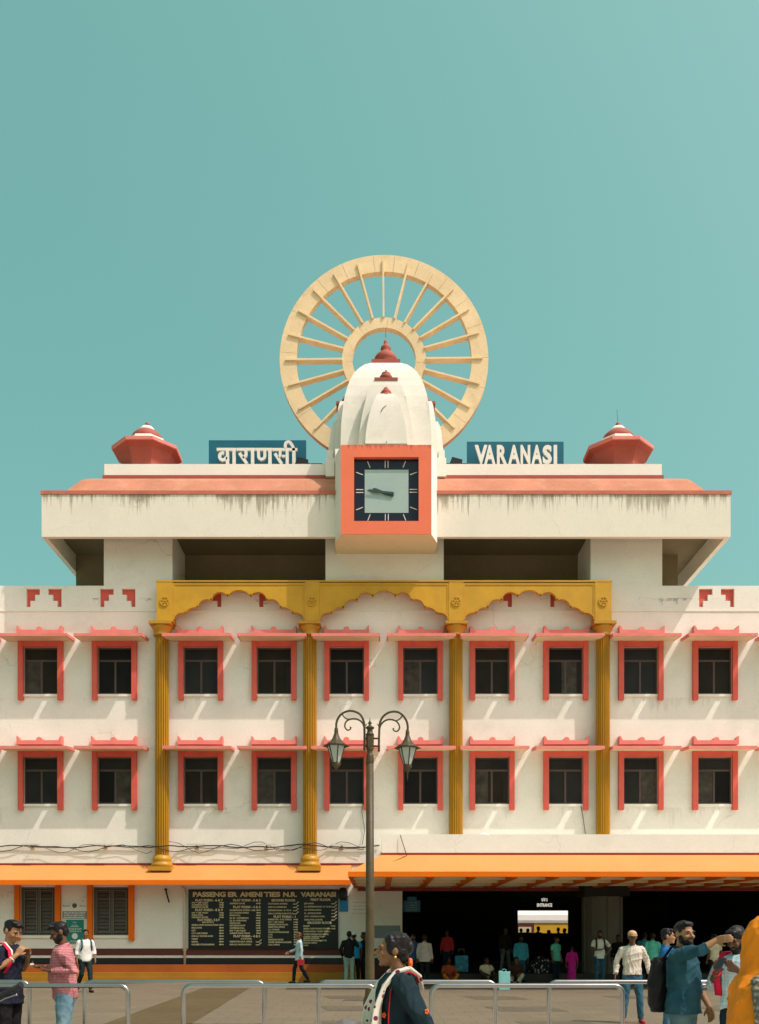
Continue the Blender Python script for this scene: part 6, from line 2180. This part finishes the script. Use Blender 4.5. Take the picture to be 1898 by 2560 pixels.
person('person in black top and grey trousers standing behind the seated old man', 1264, 33.6, 1.62, 25, z0=0.28, sk='dark', shirt=C_['black'], pants=C_['grey'], group=GR, legs={'lk': (0.14, 0, 0.49), 'la': (0.20, 0.02, 0.085), 'rk': (-0.14, 0, 0.49), 'ra': (-0.20, 0.02, 0.085)})
person('bearded man in teal shirt and jeans behind the seated woman', 1303, 32.75, 1.61, 5, sk='dark', beard=2, girth=1.12, shirt=C_['teal'], pants=C_['jeans'], loose=1.3, hem=0.80, group=GR)
person('young man in mint green T-shirt beside the girl in magenta', 1391, 32.4, 1.58, 40, sk='mid', shirt=C_['mintshirt'], sleeve=0.5, pants=C_['jeans_d'], hem=0.80, group=GR, head=(15, 5, 0))
A7 = person('girl in long magenta dress, back turned, next to the mint T-shirt', 1430, 31.3, 1.27, 175, sk='mid', hair='plain', shirt=C_['magenta'], skirt=C_['magenta'], hem=0.9, sleeve=0.7, collar=False, group=GR)
A8 = person('man in white polo with dark backpack straps looking at his phone by the pillar', 1500, 30.6, 1.77, 0, sk='mid', beard=1, shirt=C_['polo'], sleeve=0.5, hem=0.86, pants=C_['jeans'], group=GR, head=(-15, 0, 0),
            arms={'le': (0.36, 0.06, 1.15), 'lw': (0.22, -0.04, 1.00), 're': (-0.25, 0.02, 1.14), 'rw': (-0.05, -0.2, 1.12)}, grips={'r': ((0.75, -0.5, 0.1), (0.1, -0.2, 1), 0.6)})
for sg_ in (-1, 1):
    strap(A8, [(sg_ * 0.12, 0.1, 1.42), (sg_ * 0.12, 0.0, 1.47), (sg_ * 0.125, -0.10, 1.37), (sg_ * 0.13, -0.13, 1.22), (sg_ * 0.15, -0.05, 1.08)], 0.024, C_['pack'])
MB().box(-0.035, 0.035, -0.07, 0.07, -0.005, 0.005).build('phone', PHONE, A8['root'], Vector((0.05, -0.28, 1.15)) * A8['s'])
person('dark-clothed person in the shadow to the right of the pillar', 1546, 32.3, 1.64, -30, sk='dark', shirt=C_['black'], pants=C_['black'], group=GR)
person('person in green shirt standing in shade behind the capped man', 1632, 29.6, 1.70, 165, sk='dark', hair='plain', shirt=C_['mintshirt'], pants=C_['black'], group=GR)
person('person in pale shawl in the dark behind the capped man', 1612, 32.5, 1.72, 150, sk='dark', hair='plain', shirt=C_['teal'], pants=C_['jeans_d'], group=GR)
person('person in cream shirt standing behind the outstretched hand', 1786, 29.0, 1.66, 200, sk='dark', shirt=C_['cream'], sleeve=0.5, pants=C_['black'], group=GR)
for i, (px, Y, h, lab) in enumerate(((1303, 45.5, 1.66, 'leftmost silhouetted person in front of the bright doorway'), (1320, 44.0, 1.64, 'tall silhouetted person left of centre in the bright doorway'), (1346, 46.5, 1.76, 'silhouetted head highest against the yellow coach'),
                                     (1372, 44.5, 1.58, 'silhouetted person right of centre in the bright doorway'), (1396, 45.0, 1.70, 'silhouetted person near the right jamb of the bright doorway'), (1412, 46.0, 1.66, 'silhouetted person against the right jamb of the bright doorway'))):
    person(lab, px, Y, h, (170, -30, 20, 90, 180, -60)[i], z0=0.28, sk='dark', shirt=C_['black'], pants=C_['black'], group='silhouettes in the far doorway')

# --- men on the sunlit paving, right
A9 = person('man in sand-coloured cap and pale shirt with ripped jeans standing in the sun', 1581, 17.5, 1.70, -4, sk='dark', hair='cap', extra={'capmat': C_['capcloth'], 'visormat': C_['visor']}, near=True, shirt=C_['khakishirt'], hem=0.90, loose=1.25, pants=C_['jeans'], shoes=SHOER, beard=0,
            arms={'le': (0.28, 0.03, 1.14), 'lw': (0.315, -0.03, 0.90), 're': (-0.28, 0.03, 1.14), 'rw': (-0.315, -0.03, 0.90)}, legs={'lk': (0.13, -0.02, 0.49), 'la': (0.16, 0.02, 0.085), 'rk': (-0.13, -0.02, 0.49), 'ra': (-0.16, 0.02, 0.085)})
mb = MB()
column(mb, [(z * A9['s'], 0, 0, 0.176 * A9['s'], 0.126 * A9['s']) for z in (0.885, 0.925)], 24)
mb.build('belt', C_['belt'], A9['root'])
A10 = person('man in royal blue shirt facing right behind the pointing man', 1668, 14.6, 1.72, 72, sk='light', near=True, shirt=C_['royal'], hem=0.82, pants=C_['jeans'], head=(5, 0, 0))
A11 = person('bearded man in teal denim shirt with black backpack pointing to the right', 1708, 9.45, 1.755, 52, sk='light', near=True, girth=1.10, belly=0.04, head=(-30, 2, 0), hair='short', beard=1, shirt=C_['denimshirt'], sleeve=0.7, hem=0.83, loose=1.35, pants=C_['jeans_g'],
             arms={'re': (-0.21, -0.245, 1.445), 'rw': (-0.15, -0.37, 1.54), 'le': (0.27, -0.02, 1.13), 'lw': (0.27, -0.16, 0.88)},
             grips={'r': ((-0.2, -0.9, 0.14), (0.9, 0.1, -0.15), 0.28, -1), 'l': ((0.0, -0.25, -0.95), (-0.9, 0.1, 0), 0.5)})
backpack(A11, C_['pack'], 0.17, 0.10, 0.27, 1.10, 0.22)
for sg_ in (-1, 1):
    strap(A11, [(sg_ * 0.13, 0.16, 1.34), (sg_ * 0.135, 0.06, 1.475), (sg_ * 0.14, -0.02, 1.475), (sg_ * 0.15, -0.105, 1.38)], 0.026, C_['pack'])
A12 = person('man in light blue shirt with red backpack strap looking down at his phone', 1848, 9.15, 1.70, -48, sk='dark', near=True, head=(-6, 26, 0), beard=2, shirt=C_['lightblue'], sleeve=0.7, hem=0.93, loose=1.3, pants=C_['jeans_d'], girth=1.05, lean=0.03,
             arms={'re': (-0.28, -0.02, 1.13), 'rw': (-0.10, -0.24, 1.30), 'le': (0.27, -0.02, 1.13), 'lw': (0.12, -0.25, 1.30)},
             grips={'r': ((0.35, -0.75, 0.5), (0.5, 0.3, 0.8), 0.8), 'l': ((-0.35, -0.75, 0.5), (-0.5, 0.3, 0.8), 0.8)})
strap(A12, [(-0.12, 0.12, 1.36), (-0.125, 0.04, 1.475), (-0.125, -0.04, 1.47), (-0.135, -0.125, 1.37), (-0.145, -0.165, 1.22), (-0.16, -0.10, 1.05)], 0.034, C_['redstrap'])
backpack(A12, C_['pack'], 0.16, 0.09, 0.25, 1.15, 0.22)
MB().box(-0.036, 0.036, -0.006, 0.006, -0.075, 0.075).build('phone', PHONE, A12['root'], Vector((0.0, -0.36, 1.37)) * A12['s'], 0.004).rotation_euler = (math.radians(-50), 0, 0)
mb = MB()
torus(mb, Vector((-0.125, -0.205, 1.275)) * A12['s'], 0.034, 0.007, (0.4, -0.5, 0.5))
mb.build('bracelet', C_['redstrap'], A12['root'])

# --- woman in the foreground, in profile
A13 = person('woman in dark dress with white printed scarf and hair bun walking left in the foreground', 1008, 6.25, 1.635, -84, sk='mid', near=True, hair='bun', shirt=C_['darkteal'], hem=0.62, loose=1.25, girth=1.18, belly=0.03, pants=C_['black'], collar=False, lean=0.045, head=(-4, -1, 0),
             arms={'le': (0.275, 0.12, 1.10), 'lw': (0.27, -0.04, 0.88), 're': (-0.24, -0.06, 1.08), 'rw': (-0.12, -0.28, 1.00)}, grips={'r': ((0.3, -0.8, -0.3), (0.3, 0.2, -0.9), 1.0)})
s13, r13 = A13['s'], A13['root']


def drape(path, widths, m, name, info, thick=0.012, folds=4, seed=0, par=None, amp=0.012):
    """strip of cloth along a path of (x,y,z, side vector), corrugated into folds"""
    r = random.Random(seed)
    s = info['s']
    n = folds * 6 + 1
    top, bot = [], []
    for i, (p, sd) in enumerate(path):
        p, sd = Vector(p) * s, Vector(sd).normalized()
        t = (Vector(path[min(i + 1, len(path) - 1)][0]) - Vector(path[max(i - 1, 0)][0])).normalized()
        nn = t.cross(sd).normalized()
        w = widths[i] * s
        a, b = [], []
        for k in range(n):
            u = k / (n - 1) * 2 - 1
            off = amp * math.cos(math.pi * folds * u + 0.7 * math.sin(i * 0.9 + seed)) * s
            c = p + sd * u * w + nn * off
            a.append(c + nn * thick * 0.5)
            b.append(c - nn * thick * 0.5)
        top.append(a + b[::-1])
    return MB().quad_grid(top, True, True, True, 0, True).build(name, m, par or info['root'])


# scarf: from the back over the near shoulder, down the chest; second length over the far shoulder
scf = drape([((0.10, 0.105, 1.33), (1, 0.2, 0)), ((0.105, 0.085, 1.425), (1, 0.1, 0)), ((0.115, 0.03, 1.475), (1, 0, 0)), ((0.12, -0.06, 1.455), (1, -0.1, 0)), ((0.13, -0.145, 1.36), (1, -0.1, 0)),
             ((0.135, -0.185, 1.22), (0.9, -0.3, 0)), ((0.14, -0.195, 1.05), (0.8, -0.5, 0)), ((0.145, -0.20, 0.85), (0.8, -0.5, 0)), ((0.15, -0.20, 0.65), (0.8, -0.5, 0))],
            [0.04, 0.050, 0.052, 0.055, 0.062, 0.072, 0.08, 0.09, 0.10], C_['scarf'], 'scarf', A13, folds=4, seed=2)
drape([((-0.10, 0.105, 1.33), (1, 0, 0)), ((-0.105, 0.085, 1.425), (1, 0, 0)), ((-0.115, 0.02, 1.475), (1, 0, 0)), ((-0.12, -0.07, 1.45), (1, 0, 0)), ((-0.12, -0.16, 1.35), (1, 0.2, 0)), ((-0.12, -0.225, 1.20), (0.9, 0.4, 0)), ((-0.12, -0.25, 1.02), (0.9, 0.4, 0)), ((-0.12, -0.25, 0.8), (0.9, 0.4, 0))],
      [0.05, 0.05, 0.05, 0.05, 0.06, 0.07, 0.08, 0.08], C_['scarf'], 'scarf_end', A13, folds=3, seed=5, par=scf)
drape([((0.165, 0.085, 1.38), (1, 0.5, 0)), ((0.170, 0.07, 1.43), (1, 0.3, -0.4)), ((0.178, 0.02, 1.458), (1, 0, -0.4)), ((0.18, -0.07, 1.425), (1, -0.1, -0.4)), ((0.195, -0.11, 1.33), (1, -0.2, -0.2)), ((0.215, -0.125, 1.18), (0.9, -0.3, 0)), ((0.225, -0.13, 1.02), (0.9, -0.3, 0)), ((0.23, -0.13, 0.80), (0.9, -0.3, 0))],
      [0.008] * 8, C_['crimson'], 'scarf_border', A13, folds=1, seed=1, par=scf, thick=0.006, amp=0.0)
mb = MB()
hq = lambda c: A13['hc'] + A13['HR'] @ (Vector(c) * s13)
mb.ball(hq((0.078, 0.014, -0.046)), 0.010)
mb.build('earring', GOLDJ, r13)
mb = MB()
for k in range(7):
    a = 2 * math.pi * k / 7
    mb.ball(Vector((0.05, 0.032, 1.515)) * s13 + Vector((0.022 * math.cos(a), 0.01, 0.018 * math.sin(a))), 0.014, n=8, m=6)
mb.build('flower_clip', ORANGE_TOY, r13)
for c in ((0.318, 0.115, 1.20), (0.16, -0.150, 1.165)):
    p = Vector(c) * s13
    mb = MB()
    for k in range(5):
        a = 2 * math.pi * k / 5
        mb.ball(p + Vector((0.0, 0.008 * math.cos(a), 0.012 * math.sin(a))), 0.007, n=7, m=5)
    mb.build('embroidered_flower', ORANGE_TOY, r13)
bgm = MB()
column(bgm, [(0.70, 0.02, -0.42, 0.10, 0.12), (0.80, 0.02, -0.42, 0.13, 0.15), (0.92, 0.02, -0.41, 0.125, 0.14), (1.02, 0.02, -0.38, 0.09, 0.10), (1.07, 0.02, -0.36, 0.05, 0.05)])
hb_ = bgm.build('handbag', C_['bagnylon'], r13)
JOBS.append((hb_, 0.010, 2, 0.008, 5))

# --- woman in orange shawl at the right edge
A14 = person('woman wrapped in a bright orange shawl over plaid clothes at the right edge', 1926, 4.75, 1.70, 62, sk='mid', near=True, hair='veil', shirt=C_['plaid'], hem=0.55, loose=1.5, pants=C_['plaid'], collar=False, girth=1.05, head=(5, 4, 0),
             arms={'re': (-0.27, -0.04, 1.12), 'rw': (-0.16, -0.24, 1.02), 'le': (0.25, -0.05, 1.12), 'lw': (0.12, -0.26, 1.02)})
mb = MB()
s14 = A14['s']
hc = A14['hc'] / s14
# hood
ell_rows = [(1.35, 0, 0.035, 0.135, 0.115), (1.45, 0, 0.03, 0.120, 0.115), (1.55, 0, 0.03, 0.108, 0.118), (1.64, 0, 0.025, 0.100, 0.115), (1.70, 0, 0.02, 0.080, 0.092), (1.735, 0, 0.015, 0.045, 0.05)]
column(mb, [(z * s14, cx * s14, cy * s14, rx * s14, ry * s14) for z, cx, cy, rx, ry in ell_rows])
column(mb, [(z * s14, cx * s14, cy * s14, rx * s14, ry * s14) for z, cx, cy, rx, ry in ((0.50, -0.06, 0.07, 0.20, 0.15), (0.62, -0.04, 0.07, 0.225, 0.165), (0.75, -0.04, 0.07, 0.24, 0.17), (0.88, -0.04, 0.06, 0.25, 0.175), (1.0, -0.04, 0.05, 0.25, 0.175), (1.15, -0.02, 0.045, 0.248, 0.17), (1.28, 0, 0.045, 0.245, 0.15), (1.38, 0, 0.045, 0.205, 0.125), (1.43, 0, 0.04, 0.14, 0.115))], 28)
sw = mb.build('shawl', C_['orange'], A14['root'])
JOBS.append((sw, 0.009, 2, 0.009, 41))
drape([((0.02, -0.16, 1.36), (1, 0, 0.3)), ((-0.10, -0.18, 1.25), (0.6, 0, 0.8)), ((-0.22, -0.13, 1.10), (0.5, 0.4, 0.8)), ((-0.285, -0.02, 0.98), (0.3, 0.8, 0.5)), ((-0.285, 0.10, 0.92), (0.1, 0.9, 0.5))], [0.06, 0.09, 0.10, 0.10, 0.10], C_['orange'], 'shawl_fold', A14, folds=4, seed=9)

bake_all()
